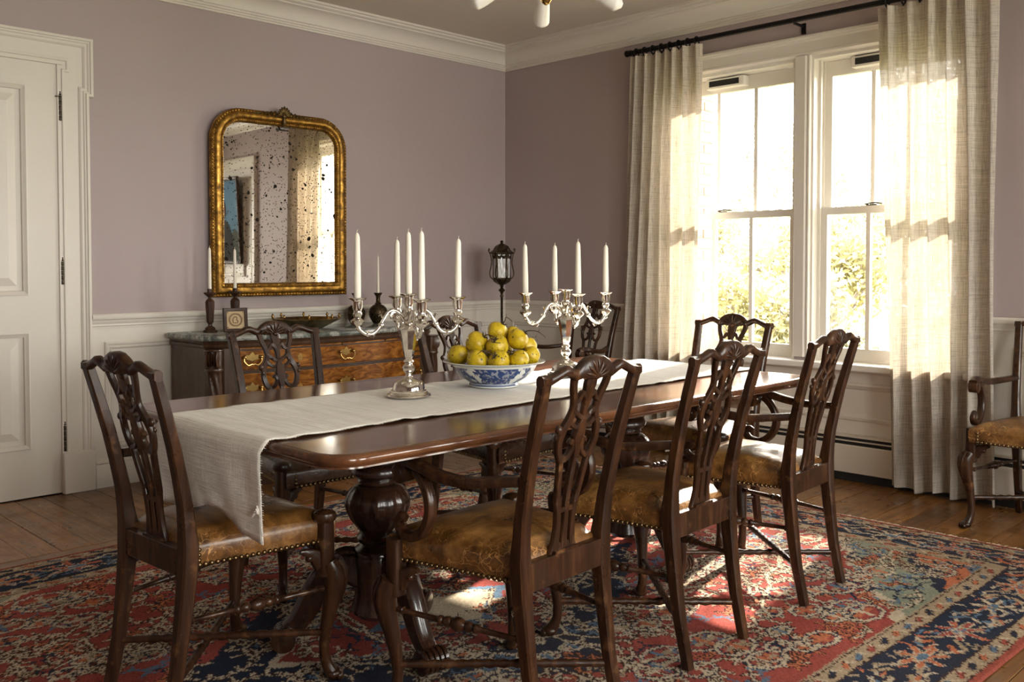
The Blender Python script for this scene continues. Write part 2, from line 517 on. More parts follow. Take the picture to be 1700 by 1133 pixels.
# floor of single boards
fl = MB().box(XF, YB, -.12, 0, 0, -.021).build('floor', M['gap'], smooth=0)
struct(fl, 'old varnished wooden board floor around the rug', 'floor')
YS = -1.02
def plank(x0, x1, y0, y1, alongx):
    L_, W_ = (x1 - x0, y1 - y0) if alongx else (y1 - y0, x1 - x0)
    key = ('plank', round(L_, 2), round(W_, 3))
    if key not in CACHE:
        CACHE[key] = MB().box(-W_ / 2, -L_ / 2, -.02, W_ / 2, L_ / 2, 0).mesh('plank', 30, .002)
    o = link('plank', CACHE[key], M['floor'], fl)
    o.location = ((x0 + x1) / 2, (y0 + y1) / 2, random.uniform(-.0012, .0))
    o.rotation_euler = (0, 0, R(90) if alongx else 0)
g_ = .0022
x = XF; i = 0
while x < -.01:
    x2 = min(x + .128, 0)
    plank(x + g_ / 2, x2 - g_ / 2, YS + g_, 0, False)
    x = x2
y = YB
while y < YS - .01:
    y2 = min(y + .128, YS)
    cut = random.choice([-1.9, -2.6, -3.3, -4.0])
    plank(XF, cut - g_ / 2, y + g_ / 2, y2 - g_ / 2, True); plank(cut + g_ / 2, 0, y + g_ / 2, y2 - g_ / 2, True)
    y = y2

# mouldings run along a wall: profile of (distance from wall, z), mitred ends
def mould(prof, wall, s0, s1, m0=0, m1=0):
    mb = MB()
    def P(sv, d, z):
        return (sv, -d, z) if wall == 'left' else (-d, sv, z)
    a = [P(s0 + m0 * d, d, z) for d, z in prof]; b = [P(s1 + m1 * d, d, z) for d, z in prof]
    mb.rings([a, b])
    return mb
def arc(cx, cz, r, a0, a1, n=6):
    return [(cx + r * math.cos(R(a0 + (a1 - a0) * i / n)), cz + r * math.sin(R(a0 + (a1 - a0) * i / n))) for i in range(n + 1)]
CROWN = [(-.01, 2.642), (.012, 2.642), (.016, 2.652), (.022, 2.655), (.022, 2.664), (.030, 2.667), (.030, 2.678), (.038, 2.681)] + \
        [(.115 - d, z) for d, z in [(.075 * math.cos(R(a)) , 2.681 + .075 * math.sin(R(a))) for a in (8, 22, 36, 50, 64, 78)]] + \
        [(.108, 2.757), (.108, 2.765), (.118, 2.768), (.126, 2.775), (.126, 2.784), (.140, 2.787), (.140, 2.80), (-.01, 2.80)]
RAIL = [(-.01, .845), (.012, .845), (.014, .858), (.020, .862), (.020, .872), (.026, .878), (.030, .892), (.038, .898), (.042, .908), (.042, .918), (.036, .926), (-.01, .926)]
BASE = [(-.01, 0), (.020, 0), (.020, .118), (.017, .124), (.022, .130), (.020, .140), (.012, .146), (.010, .156), (-.01, .156)]
def structs(name, mb, label, cat='trim', smooth=30):
    return struct(mb.build(name, M['trim'], smooth=smooth), label, cat)
structs('trim_1', mould(CROWN, 'left', XF, 0, 0, -1), 'cream crown moulding above the mirror wall')
structs('trim_2', mould(CROWN, 'right', YB, 0, 0, -1), 'cream crown moulding above the window wall')
structs('trim_3', mould(RAIL, 'left', -3.075, 0, 0, -1), 'white chair rail along the mirror wall')
structs('trim_4', mould(RAIL, 'right', -1.345, 0, 0, -1), 'white chair rail between corner and window')
structs('trim_5', mould(RAIL, 'right', -4.45, -3.445), 'white chair rail behind the armchair at the right edge')
structs('baseboard_left', mould(BASE, 'left', -3.06, 0, 0, -1), 'white baseboard under the mirror wall', 'baseboard')
structs('baseboard_right', mould(BASE, 'right', -.85, 0, 0, -1), 'white baseboard at the corner of the window wall', 'baseboard')
# white wainscot boards between baseboard and rail
structs('trim_6', MB().box(-3.075, -.008, .15, 0, .01, .85), 'white painted wainscot behind the sideboard', smooth=0)
structs('trim_7', MB().box(-.008, -1.345, .15, .01, -.008, .85), 'white painted wainscot in the corner by the window', smooth=0)
structs('trim_8', MB().box(-.008, -4.45, .02, .01, -3.445, .85), 'white painted wainscot behind the right armchair', smooth=0)

def frame_rect(prof, a0, a1, b0, b1, f3):
    """mitred picture-frame moulding: profile (inset, height), rectangle in (a,b)"""
    mb = MB(); rs = []
    for i, h in prof:
        rs.append([f3(a0 + i, b0 + i, h), f3(a1 - i, b0 + i, h), f3(a1 - i, b1 - i, h), f3(a0 + i, b1 - i, h)])
    mb.rings(rs, cap=False)
    return mb
fL = lambda a, b, h: (a, -h, b)
fR = lambda a, b, h: (-h, a, b)
PANEL = [(0, .006), (.0, .018), (.006, .022), (.014, .020), (.018, .014), (.026, .013), (.030, .018), (.036, .014), (.040, .006)]
def panel(n, a0, a1, b0, b1, f3, label):
    o = frame_rect(PANEL, a0, a1, b0, b1, f3).build('panel_moulding', M['trim'], bpy.data.objects[n], smooth=25)
panel('trim_6', -3.005, -1.62, .205, .775, fL, '')
panel('trim_6', -1.50, -.105, .205, .775, fL, '')
panel('trim_7', -1.29, -.09, .205, .775, fR, '')
panel('trim_8', -4.2, -3.56, .32, .775, fR, '')

# ------------------------------------------------------------------ door and its casing
door = struct(empty('door_1'), 'white four panel door with bronze hinges', 'door')
DX0, DX1, DZ1 = -4.095, -3.225, 2.21
mb = MB()
def board(a0, a1, b0, b1): mb.box(a0, 0, b0, a1, .04, b1)
PX = [(-4.095 + .11, -3.72), (-3.60, -3.372)]
# stiles and rails with sunk fields
xs = [DX0, -3.985, -3.72, -3.60, -3.372, DX1]; zs = [.006, .25, .845, 1.03, 2.09, DZ1]
for i in range(5):
    for j in range(5):
        if i in (1, 3) and j in (1, 3): mb.box(xs[i], .018, zs[j], xs[i + 1], .04, zs[j + 1])
        else: mb.box(xs[i], 0, zs[j], xs[i + 1], .04, zs[j + 1])
mb.build('door_leaf', M['trim'], door, smooth=0)
DP = [(0, 0), (0, .004), (.006, .006), (.012, .002), (.018, -.002), (.024, -.004), (.026, -.018)]
RP = [(.05, -.018), (.085, -.006), (.090, -.004)]
for i in (1, 3):
    for j in (1, 3):
        q = frame_rect(DP, xs[i], xs[i + 1], zs[j], zs[j + 1], fL).build('panel_moulding', M['trim'], door, smooth=25)
        q = frame_rect(RP, xs[i], xs[i + 1], zs[j], zs[j + 1], fL)
        q.add([(xs[i] + .09, .004, zs[j] + .09), (xs[i + 1] - .09, .004, zs[j] + .09), (xs[i + 1] - .09, .004, zs[j + 1] - .09), (xs[i] + .09, .004, zs[j + 1] - .09)], [(0, 1, 2, 3)])
        q.build('raised_panel', M['trim'], door, smooth=20)
for z0, z1, fin in ((1.925, 2.055, 1), (1.085, 1.205, 0), (.22, .355, 0)):
    mb = MB()
    n = 5; L_ = (z1 - z0) / n
    for i in range(n):
        mb.lathe([(.0075, 0), (.0085, .002), (.0085, L_ - .003), (.0075, L_ - .001)], 10, (-3.212, -.008, z0 + i * L_))
    mb.lathe([(.004, 0), (.008, .004), (.004, .012), (.0065, .016), (.003, .022)], 10, (-3.212, -.008, z1))
    if fin: mb.box(-3.235, -.012, z1 - .010, -3.19, -.006, z1 - .004)
    mb.build('hinge', M['hinge'], door)
mb = MB(); mb.box(-4.14, .042, -.1, -3.18, .2, 2.26); mb.box(-4.10, 0, -.1, -3.22, .0425, -.001); mb.build('door_light_block', M['black'], door, smooth=0)  # unseen black box added behind and under the door to block leaking light

# eared (crossette) casing: profile swept along the outer outline
def offset_poly(path, d):
    """open polyline in 2D, offset to the left side by d with mitres"""
    out = []
    P = [Vector((p[0], p[1])) for p in path]
    for i, p in enumerate(P):
        if i == 0: t = (P[1] - p).normalized(); nn = Vector((-t.y, t.x)); out.append(p + nn * d); continue
        if i == len(P) - 1: t = (p - P[i - 1]).normalized(); nn = Vector((-t.y, t.x)); out.append(p + nn * d); continue
        t1 = (p - P[i - 1]).normalized(); t2 = (P[i + 1] - p).normalized()
        n1 = Vector((-t1.y, t1.x)); n2 = Vector((-t2.y, t2.x)); b = n1 + n2
        b = b / max(b.dot(n1), .2) if b.length > 1e-6 else n1
        out.append(p + b * d)
    return out
def sweep2d(path, prof, f3):
    """profile (inset from the outer line, height)"""
    mb = MB(); rs = []
    for d, h in prof:
        rs.append([f3(q.x, q.y, h) for q in offset_poly(path, d)])
    mb.rings(rs, cap=False, loop=False)
    return mb
CASE = [(0, 0), (0, .034), (.004, .038), (.014, .038), (.018, .030), (.024, .030), (.030, .024), (.040, .024), (.048, .018), (.05, .014), (.115, .013), (.118, .018), (.128, .018), (.132, .012), (.150, .012), (.152, 0)]
zt = 2.362
outer = [(-3.075, .20), (-3.075, 2.06), (-3.052, 2.06), (-3.052, zt), (-4.25, zt), (-4.25, 2.06), (-4.227, 2.06), (-4.227, .20)]
case = struct(sweep2d(outer, [(d, h) for d, h in CASE], fL).build('trim_9', M['trim'], smooth=25), 'white moulded door casing with eared top corners', 'trim')
MB().box(-3.228, -.042, 0, -3.068, .0, .215).build('plinth', M['trim'], case, bevel=.004)
MB().box(-4.234, -.042, 0, -4.092, .0, .215).build('plinth', M['trim'], case, bevel=.004)

# ------------------------------------------------------------------ windows
def make_window(n, y0, y1, label, f=None):
    """double-hung sash window in the right wall opening y0..y1"""
    f = f or (lambda x, y, z: (x, y, z))
    root = struct(empty(n), label, 'window')
    mb = MB()
    def bx(m, xa, ya, za, xb, yb, zb):
        pts = MB().box(xa, ya, za, xb, yb, zb)
        m.add([f(*p) for p in pts.v], pts.f)
    # box frame
    bx(mb, .0, y0, WZ0, .2, y0 + .018, WZ1); bx(mb, .0, y1 - .018, WZ0, .2, y1, WZ1)
    bx(mb, .0, y0 + .018, WZ1 - .018, .2, y1 - .018, WZ1); bx(mb, .0, y0 + .018, WZ0, .24, y1 - .018, WZ0 + .02)
    bx(mb, .055, y0 + .018, WZ0 + .02, .07, y0 + .034, WZ1 - .018); bx(mb, .055, y1 - .034, WZ0 + .02, .07, y1 - .018, WZ1 - .018)
    bx(mb, .109, y0 + .018, WZ0 + .02, .118, y0 + .03, WZ1 - .018); bx(mb, .109, y1 - .03, WZ0 + .02, .118, y1 - .018, WZ1 - .018)
    mb.build('window_frame', M['sash'], root, smooth=0)
    a, b = y0 + .0185, y1 - .0185
    for nm, xa, xb, za, zb, rb, rt in (('upper_sash', .119, .158, 1.475, WZ1 - .02, .042, .085), ('lower_sash', .071, .108, WZ0 + .022, 1.515, .075, .042)):
        s_ = MB(); st = .052
        bx(s_, xa, a, za, xb, a + st, zb); bx(s_, xa, b - st, za, xb, b, zb)
        bx(s_, xa, a + st, za, xb, b - st, za + rb); bx(s_, xa, a + st, zb - rt, xb, b - st, zb)
        so = s_.build(nm, M['sash'], root, smooth=20)
        g0, g1 = a + st, b - st; w3 = (g1 - g0) / 3
        for k in (1, 2):
            m_ = MB(); bx(m_, xa + .004, g0 + k * w3 - .012, za + rb, xb - .004, g0 + k * w3 + .012, zb - rt)
            m_.build('muntin', M['sash'], so, smooth=20)
        for k in range(3):
            m_ = MB(); xm = (xa + xb) / 2
            bx(m_, xm - .0015, g0 + k * w3 + .011, za + rb - .002, xm + .0015, g0 + (k + 1) * w3 - .011, zb - rt + .002)
            m_.build('pane', M['pane'], so, smooth=0)
    # vent box on the top rail, sash lock on the meeting rail
    v0 = y0 + .38
    m_ = MB(); bx(m_, .06, v0, 2.285, .12, v0 + .27, 2.345); vo = m_.build('vent', M['sash'], root, bevel=.004)
    m_ = MB(); bx(m_, .057, v0 + .035, 2.298, .0605, v0 + .245, 2.333); m_.build('vent_slot', M['black'], vo, smooth=0)
    m_ = MB(); bx(m_, .075, y0 + .50, 1.515, .105, y0 + .56, 1.522)
    m_.tube([f(.09, y0 + .475 + .02 * i, 1.524 + .006 * math.sin(i * PI / 5)) for i in range(6)], .004, 6)
    m_.build('sash_lock', M['hinge'], root)
    return root
make_window('window_1', OPEN_L[0], OPEN_L[1], 'white sash window left of the mullion, brick seen through it')
make_window('window_2', OPEN_R[0], OPEN_R[1], 'white sash window right of the mullion, half behind the right curtain')

# casing round the pair, mullion, stool and apron
CW = [(0, 0), (0, .034), (.006, .038), (.016, .038), (.020, .030), (.028, .028), (.034, .022), (.040, .020), (.09, .018), (.094, .023), (.104, .021), (.110, .012), (.115, .008), (.118, 0)]
pth = [(-3.445, .66), (-3.445, 2.488), (-1.345, 2.488), (-1.345, .66)]
cs = sweep2d(pth, [(-d, h) for d, h in CW], fR).build('trim_10', M['trim'], smooth=25)
struct(cs, 'white moulded casing around the two windows', 'trim')
mb = MB()
prof = [(-2.482, 0), (-2.482, .010), (-2.478, .022), (-2.470, .024), (-2.464, .018), (-2.458, .022), (-2.452, .028), (-2.392, .028), (-2.388, .020), (-2.382, .012), (-2.378, 0)]
mb.rings([[(-h, a, .66) for a, h in prof], [(-h, a, 2.375) for a, h in prof]])
mb.build('mullion_casing', M['trim'], cs, smooth=25)
st_ = MB().box(-.085, -3.49, .605, .07, -1.30, .642)
so = struct(st_.build('trim_11', M['sash'], bevel=.01, seg=3), 'white window stool catching the sun', 'trim')
APR = [(-.01, .25), (.012, .25), (.012, .325), (.020, .330), (.024, .345), (.020, .350), (.014, .352), (.014, .50), (.022, .505), (.026, .515), (.032, .522), (.032, .535), (.022, .540), (.020, .59), (.03, .605), (-.01, .605)]
struct(mould(APR, 'right', -3.46, -1.33).build('trim_12', M['trim'], smooth=25), 'white panelled apron below the window stool', 'trim')

# back wall windows, out of view, added to fill the room with light
for i, (a, b, c, d) in enumerate(BW):
    make_window('window_%d' % (i + 3), a, b, 'unseen sash window added for fill light in the wall behind the camera, %s' % ('nearest the curtained wall', 'middle of three', 'furthest from the curtained wall')[i], f=lambda x, y, z: (y, YB - x, z))

# ------------------------------------------------------------------ baseboard heater
ht = thing('baseboard_heater', 'long low cream baseboard heater with black slots under the windows', 'heater')
MB().box(-.072, -4.45, .045, -.006, -.86, .198).build('heater_cover', M['heater'], ht, bevel=.004)
MB().box(-.055, -4.45, .198, -.006, -.86, .244).build('slot_recess', M['black'], ht, smooth=0)
MB().box(-.068, -4.45, .218, -.05, -.86, .224).build('damper', M['heater'], ht, smooth=0)
MB().box(-.068, -4.45, .241, -.006, -.86, .249).build('top_lip', M['heater'], ht, smooth=0)
MB().box(-.06, -4.45, 0, -.006, -.86, .046).build('kick_gap', M['black'], ht, smooth=0)

# ------------------------------------------------------------------ curtain rod and curtains
RODX, RODZ = -.115, 2.562
rod = thing('curtain_rod', 'black iron curtain rod with ball ends above the windows', 'curtain rod')
MB().tube([(RODX, -3.72, RODZ), (RODX, -1.27, RODZ)], .0155, 12).build('pole', M['iron'], rod)
for yy in (-1.262, -3.728):
    f_ = MB().lathe([(.012, -.02), (.02, -.016), (.02, -.006), (.016, 0), (.021, .008), (.021, .022), (.012, .03)], 14).build('finial', M['iron'], rod)
    f_.location = (RODX, yy, RODZ); f_.rotation_euler = (R(-90) if yy > -2 else R(90), 0, 0)
for yy in (-1.30, -2.43, -3.68):
    mb = MB(); mb.box(-.012, yy - .012, RODZ - .06, 0, yy + .012, RODZ + .0); mb.box(RODX - .004, yy - .006, RODZ - .024, 0, yy + .006, RODZ - .012)
    mb.tube([(RODX, yy, RODZ - .020), (RODX - .018, yy, RODZ - .004), (RODX - .018, yy, RODZ + .008)], .005, 6)
    mb.build('bracket', M['iron'], rod)

def make_curtain(name, label, yt0, yt1, yb0, yb1, nf, seed, rings):
    """yt0 > yt1: from left edge to right edge; nf folds"""
    rnd = random.Random(seed)
    ph = [rnd.uniform(-.5, .5) for _ in range(8)]; am = [rnd.uniform(.65, 1.15) for _ in range(nf * 2 + 3)]
    root = thing(name, label, 'curtain', (0, (yt0 + yt1) / 2, 0))
    oy = (yt0 + yt1) / 2
    NS, TOP = nf * 14, RODZ - .028
    zs_ = [TOP, TOP - .03, TOP - .06, TOP - .095, TOP - .1, TOP - .2, TOP - .35, TOP - .6, TOP - .9, TOP - 1.2, TOP - 1.5, TOP - 1.8, TOP - 2.1, TOP - 2.35, .012]
    def pt(s, z):
        t = (TOP - z) / TOP
        y = (yt0 + (yb0 - yt0) * t) * (1 - s) + (yt1 + (yb1 - yt1) * t) * s
        u = s * nf + .10 * math.sin(3 * s + ph[0] + t * 1.3) + .06 * math.sin(9 * s + ph[1] + 2.2 * t)
        a = (.026 + .018 * t) * am[int(u * 2) % len(am)]
        c = math.sin(2 * PI * u)
        c = math.copysign(abs(c) ** .75, c)
        x = RODX - .004 + a * c + .006 * math.sin(5 * t + 7 * s + ph[2])
        y += .010 * math.cos(2 * PI * u + .8) + .006 * math.sin(6 * t + 11 * s)
        return (min(x, -.048), y - oy, z + (.010 * math.sin(17 * s + ph[3]) + .008 if z < .1 else 0))
    W_ = abs(yt1 - yt0) * 1.9
    def patch(nm, zlist, mat, par):
        P = [[pt(j / NS, z) for j in range(NS + 1)] for z in zlist]
        mb = MB().grid(P); o = mb.build(nm, mat, par, smooth=80, recalc=False)
        uvl = o.data.uv_layers.new(name='UVMap'); c = NS + 1
        for lp in o.data.loops:
            vi = lp.vertex_index; uvl.data[lp.index].uv = ((vi % c) / NS * W_, zlist[vi // c])
        return o
    patch('fabric', zs_[4:], M['curtain'], root)
    patch('heading', zs_[:5], M['hem'], root)
    key = 'ring'
    for i in range(rings):
        s = (i + .5) / rings if rings > 2 else (.02, .97)[i]
        yy = yt0 + (yt1 - yt0) * s - oy
        def mk(m):
            m.tube([(.025 * math.cos(2 * PI * q / 14), 0, .025 * math.sin(2 * PI * q / 14)) for q in range(14)], .0048, 6, closed=True)
            m.tube([(.0, 0, -.022), (0, 0, -.034)], .004, 6)
        o = cpart('curtain_ring', 'curtain_ring', mk, M['iron'], root)
        o.location = (RODX, yy, RODZ - .006)
    return root
make_curtain('curtain', 'oatmeal linen curtain left of the windows, next to the corner chair', -1.29, -1.815, -1.17, -1.83, 7, 3, 8)
make_curtain('curtain', 'oatmeal linen curtain right of the windows, falling to the bare floor', -2.915, -3.50, -3.0, -3.535, 6, 11, 7)

# ------------------------------------------------------------------ rug
RX0, RX1, RY0, RY1 = -5.0, -.78, -4.15, -1.12
def rug_pixels():
    res = .0052
    LX, LY = RX1 - RX0, RY1 - RY0
    W, H = int(LX / res), int(LY / res)
    rs = np.random.RandomState(5)
    red = (.305, .066, .052); red2 = (.235, .048, .040); ivory = (.50, .405, .295); navy = (.020, .027, .048); blue = (.10, .16, .23); green = (.24, .25, .185); rust = (.46, .15, .075); brown = (.045, .022, .018); beige = (.36, .27, .18)
    X, Y = np.meshgrid((np.arange(W) + .5) * res, (np.arange(H) + .5) * res)
    # wobble so that edges look hand-knotted
    wob = np.zeros((H, W))
    for k, a in ((9, .010), (23, .006), (61, .004)):
        wob += a * np.sin(X * k + 2.1 * np.sin(Y * k * .7)) * np.cos(Y * k * .8 + 1.3 * np.sin(X * k * .9))
    cx, cy = LX / 2, LY / 2
    d = np.minimum(np.minimum(X, LX - X), np.minimum(Y, LY - Y))
    img = np.zeros((H, W, 3)); img[:] = red
    def fill(m, c): img[m] = c
    ab = (np.sin(Y * 7 + .6 * np.sin(X * 3)) > .2)
    fill(ab, (.272, .057, .046))
    ax, ay = np.abs(X - cx), np.abs(Y - cy)
    fx, fy = cx - .36, cy - .36
    # spandrels at the field corners, stepped
    q = (fx - ax) / 1.15 + (fy - ay) / .85 + wob * 3
    q = np.round(q * 16) / 16
    fill(q < .72, navy); fill(q < .69, ivory); fill(q < .66, green)
    fill((q < .36), navy); fill(q < .31, rust); fill(q < .12, blue)
    # medallion
    m = ax / 1.05 + ay / .74 + wob * 3; m = np.round(m * 22) / 22
    fill(m < 1.0, ivory); fill(m < .97, navy); fill(m < .66, ivory); fill(m < .63, red2); fill(m < .30, blue); fill(m < .2, ivory)
    # border bands
    def band(a, b, c): fill((d + wob * .35 >= a) & (d + wob * .35 < b), c)
    band(-1, .36, beige); band(-1, .352, brown); band(-1, .347, beige); band(-1, .288, brown); band(-1, .282, navy)
    band(-1, .090, brown); band(-1, .085, beige); band(-1, .032, brown); band(-1, .028, (.30, .07, .05))
    def seg(p, q_, w, c, outline=None):
        x0, x1 = min(p[0], q_[0]) - w - .012, max(p[0], q_[0]) + w + .012
        y0, y1 = min(p[1], q_[1]) - w - .012, max(p[1], q_[1]) + w + .012
        i0, i1 = max(0, int(x0 / res)), min(W, int(x1 / res) + 1); j0, j1 = max(0, int(y0 / res)), min(H, int(y1 / res) + 1)
        if i0 >= i1 or j0 >= j1: return
        xs_, ys_ = X[j0:j1, i0:i1], Y[j0:j1, i0:i1]
        dx, dy = q_[0] - p[0], q_[1] - p[1]; L2 = dx * dx + dy * dy + 1e-9
        t = np.clip(((xs_ - p[0]) * dx + (ys_ - p[1]) * dy) / L2, 0, 1)
        dd = np.hypot(xs_ - p[0] - t * dx, ys_ - p[1] - t * dy)
        sub = img[j0:j1, i0:i1]
        if outline is not None: sub[dd < w + .0036] = outline
        sub[dd < w] = c
    def mirror4(fn):
        for sx in (1, -1):
            for sy in (1, -1):
                fn(lambda px, py: (cx + sx * px, cy + sy * py))
    # sprays over the field, spandrels and medallion
    cols = [ivory, ivory, beige, blue, rust, ivory, navy]
    for k in range(300):
        px, py = rs.uniform(.02, fx), rs.uniform(.02, fy); an = rs.uniform(0, 2 * PI); n = rs.randint(2, 5); L_ = rs.uniform(.035, .075); c = cols[rs.randint(len(cols))]
        pieces = []
        x_, y_ = px, py
        for i in range(n):
            x2, y2 = x_ + L_ * math.cos(an), y_ + L_ * math.sin(an)
            pieces.append(((x_, y_), (x2, y2), .0040))
            for sgn in (1, -1):
                b = an + sgn * 1.0; l2 = L_ * rs.uniform(.4, .8)
                pieces.append(((x2, y2), (x2 + l2 * math.cos(b), y2 + l2 * math.sin(b)), .0050))
            x_, y_ = x2, y2; an += rs.choice([-.6, 0, .6])
        def dr(T):
            for a, b, w_ in pieces:
                if max(a[0], b[0]) < fx - .01 and max(a[1], b[1]) < fy - .01: seg(T(*a), T(*b), w_, c, brown if c in (ivory, beige, rust) else None)
        mirror4(dr)
    # rosettes and hooked diamonds
    for k in range(46):
        px, py = rs.uniform(.05, fx - .08), rs.uniform(.05, fy - .08); r = rs.uniform(.035, .075); c = [navy, ivory, rust, blue][rs.randint(4)]; c2 = [ivory, rust, red, beige][rs.randint(4)]
        def dr(T):
            n = 8
            pts = [T(px + r * 1.25 * math.cos(2 * PI * i / n), py + r * .8 * math.sin(2 * PI * i / n)) for i in range(n)]
            for i in range(n): seg(pts[i], pts[(i + 1) % n], .0065, ivory, navy)
            o_ = T(px, py)
            for i in range(0, n, 2): seg(o_, ((o_[0] * .45 + pts[i][0] * .55), (o_[1] * .45 + pts[i][1] * .55)), .009, c if i % 4 else c2, None)
        mirror4(dr)
    # long vine lines in the field
    for k in range(9):
        px, py = rs.uniform(.1, fx - .1), rs.uniform(.1, fy - .1); an = rs.uniform(0, 2 * PI); pl = [(px, py)]
        for i in range(9):
            an += rs.uniform(-.7, .7); px += .08 * math.cos(an); py += .08 * math.sin(an); pl.append((px, py))
        def dr(T):
            for a, b in zip(pl, pl[1:]):
                if max(abs(a[0]), abs(b[0])) < fx and max(abs(a[1]), abs(b[1])) < fy: seg(T(*a), T(*b), .0055, ivory, brown)
        mirror4(dr)
    # main border: palmettes and vine
    def border_pts(along, t, off):
        return {'b': (t, off), 't': (t, LY - off), 'l': (off, t), 'r': (LX - off, t)}[along]
    for along, L_ in (('b', LX), ('t', LX), ('l', LY), ('r', LY)):
        n = int((L_ - .4) / .29); st = (L_ - .4) / n
        for i in range(n + 1):
            t = .2 + i * st
            P = lambda a, o: border_pts(along, t + a, .186 + o)
            c = [rust, red, ivory][i % 3]
            for k in range(7):
                an = PI * 2 * k / 7
                seg(P(0, 0), P(.085 * math.cos(an), .060 * math.sin(an)), .009, c, ivory if c is not ivory else brown)
            seg(P(-.02, 0), P(.02, 0), .012, blue, ivory)
            for sg in (1, -1):
                seg(P(.08, .04 * sg), P(.145, .075 * sg), .006, ivory); seg(P(.145, .075 * sg), P(.2, .02 * sg), .006, beige)
                seg(P(.10, -.06 * sg), P(.14, -.03 * sg), .009, [rust, blue, beige][i % 3], brown)
        for off, stp in ((.058, .085), (.318, .085)):
            n2 = int(L_ / stp)
            for i in range(n2):
                t = (i + .5) * L_ / n2; P = lambda a, o: border_pts(along, t + a, off + o)
                if off > .3 and (t < .34 or t > L_ - .34): continue
                seg(P(-.018, -.008), P(.018, .008), .0075, [red, navy, rust, blue][i % 4], brown)
                seg(P(.02, .014), P(.04, -.012), .004, ivory)
        for k in range(340):
            t = rs.uniform(.1, L_ - .1); o_ = rs.uniform(-.085, .085); an = rs.uniform(0, 2 * PI); l2 = rs.uniform(.02, .055)
            seg(border_pts(along, t, .186 + o_), border_pts(along, t + l2 * math.cos(an), .186 + o_ + l2 * .6 * math.sin(an)), .0048, [ivory, beige, blue, rust][rs.randint(4)])
    # knot scale roughness and wear
    jx = np.clip(np.arange(W)[None, :] + rs.choice([-1, 0, 0, 0, 1], (H, W)), 0, W - 1); jy = np.clip(np.arange(H)[:, None] + rs.choice([-1, 0, 0, 0, 0, 1], (H, W)), 0, H - 1)
    img = img[jy, jx]
    img *= rs.uniform(.74, 1.02, (H, W, 1))
    wear = np.clip(.5 + .5 * np.sin(X * 2.3 + 1.1 * np.sin(Y * 3.1)) * np.sin(Y * 2.7 + X), 0, 1)[..., None] * .07
    img = img * (1 - wear) + np.array((.34, .24, .17)) * wear
    return W, H, img
def build_rug():
    W, H, img = rug_pixels()
    xs_ = np.linspace(RX0, RX1, W); ys_ = np.linspace(RY0, RY1, H)
    Xg, Yg = np.meshgrid(xs_, ys_)
    ed = np.minimum(np.minimum(Xg - RX0, RX1 - Xg), np.minimum(Yg - RY0, RY1 - Yg))
    Zg = np.where(ed < .004, .0015, .0075) + .0006 * np.sin(Xg * 40) * np.sin(Yg * 33)
    # gentle unevenness of the sides
    Yg = Yg + .008 * np.sin(Xg * 3.1) * ((Yg - RY0) / (RY1 - RY0) - .5) * 2
    co = np.stack([Xg, Yg, Zg], -1).reshape(-1, 3)
    idx = np.arange(W * H).reshape(H, W)
    q = np.stack([idx[:-1, :-1], idx[:-1, 1:], idx[1:, 1:], idx[1:, :-1]], -1).reshape(-1, 4)
    me = bpy.data.meshes.new('pile')
    me.vertices.add(len(co)); me.vertices.foreach_set('co', co.ravel())
    me.loops.add(q.size); me.loops.foreach_set('vertex_index', q.ravel())
    me.polygons.add(len(q)); me.polygons.foreach_set('loop_start', np.arange(0, q.size, 4))
    me.update(calc_edges=True)
    me.polygons.foreach_set('use_smooth', np.ones(len(q), bool))
    at = me.color_attributes.new('Col', 'FLOAT_COLOR', 'POINT')
    at.data.foreach_set('color', np.concatenate([img.reshape(-1, 3), np.ones((W * H, 1))], 1).ravel())
    k = NT('knotted_wool'); ca = k.n('ShaderNodeVertexColor', _layer_name='Col').outputs[0]
    n1 = k.noise(k.coord((420, 90, 1)), 1, 2); n2 = k.noise(k.coord(), 3, 4)
    col = k.mix(1.0, ca, k.ramp(n1, [(.25, .62), (.75, 1.3)]), 'MULTIPLY')
    col = k.mix(1.0, col, k.ramp(n2, [(.3, .82), (.7, 1.12)]), 'MULTIPLY')
    k.base(col, 1.0, spec=.03)
    k.bump(n1, .5, .004)
    rug = thing('persian_rug', 'large red and navy patterned wool rug under the dining table', 'rug')
    link('pile', me, k.m, rug)
    # knotted fringe on the short side by the windows
    mb = MB(); rf = random.Random(2); yy = RY0 + .01
    while yy < RY1 - .01:
        l_ = rf.uniform(.012, .034); dy = rf.uniform(-.012, .012)
        mb.tube([(RX1 - .004, yy, .005), (RX1 + l_ * .5, yy + dy * .3, .004), (RX1 + l_, yy + dy, .0025)], [.0017, .0014, .0008], 4)
        yy += rf.uniform(.005, .009)
    fo = mb.build('fringe', NT('ivory_fringe').base((.55, .45, .33), .9).m, rug, smooth=60, recalc=False)
    fo['kind'] = 'stuff'
build_rug()

# ------------------------------------------------------------------ dining chairs
def back_y(z):            # lean of the back
    return lerp([(0, -.062), (.15, -.03), (.36, -.004), (.45, 0), (.58, -.014), (.74, -.050), (.93, -.104), (1.0, -.125)], z)
def post_x(z):
    return lerp([(0, .158), (.36, .160), (.45, .163), (.7, .174), (.93, .186)], z)

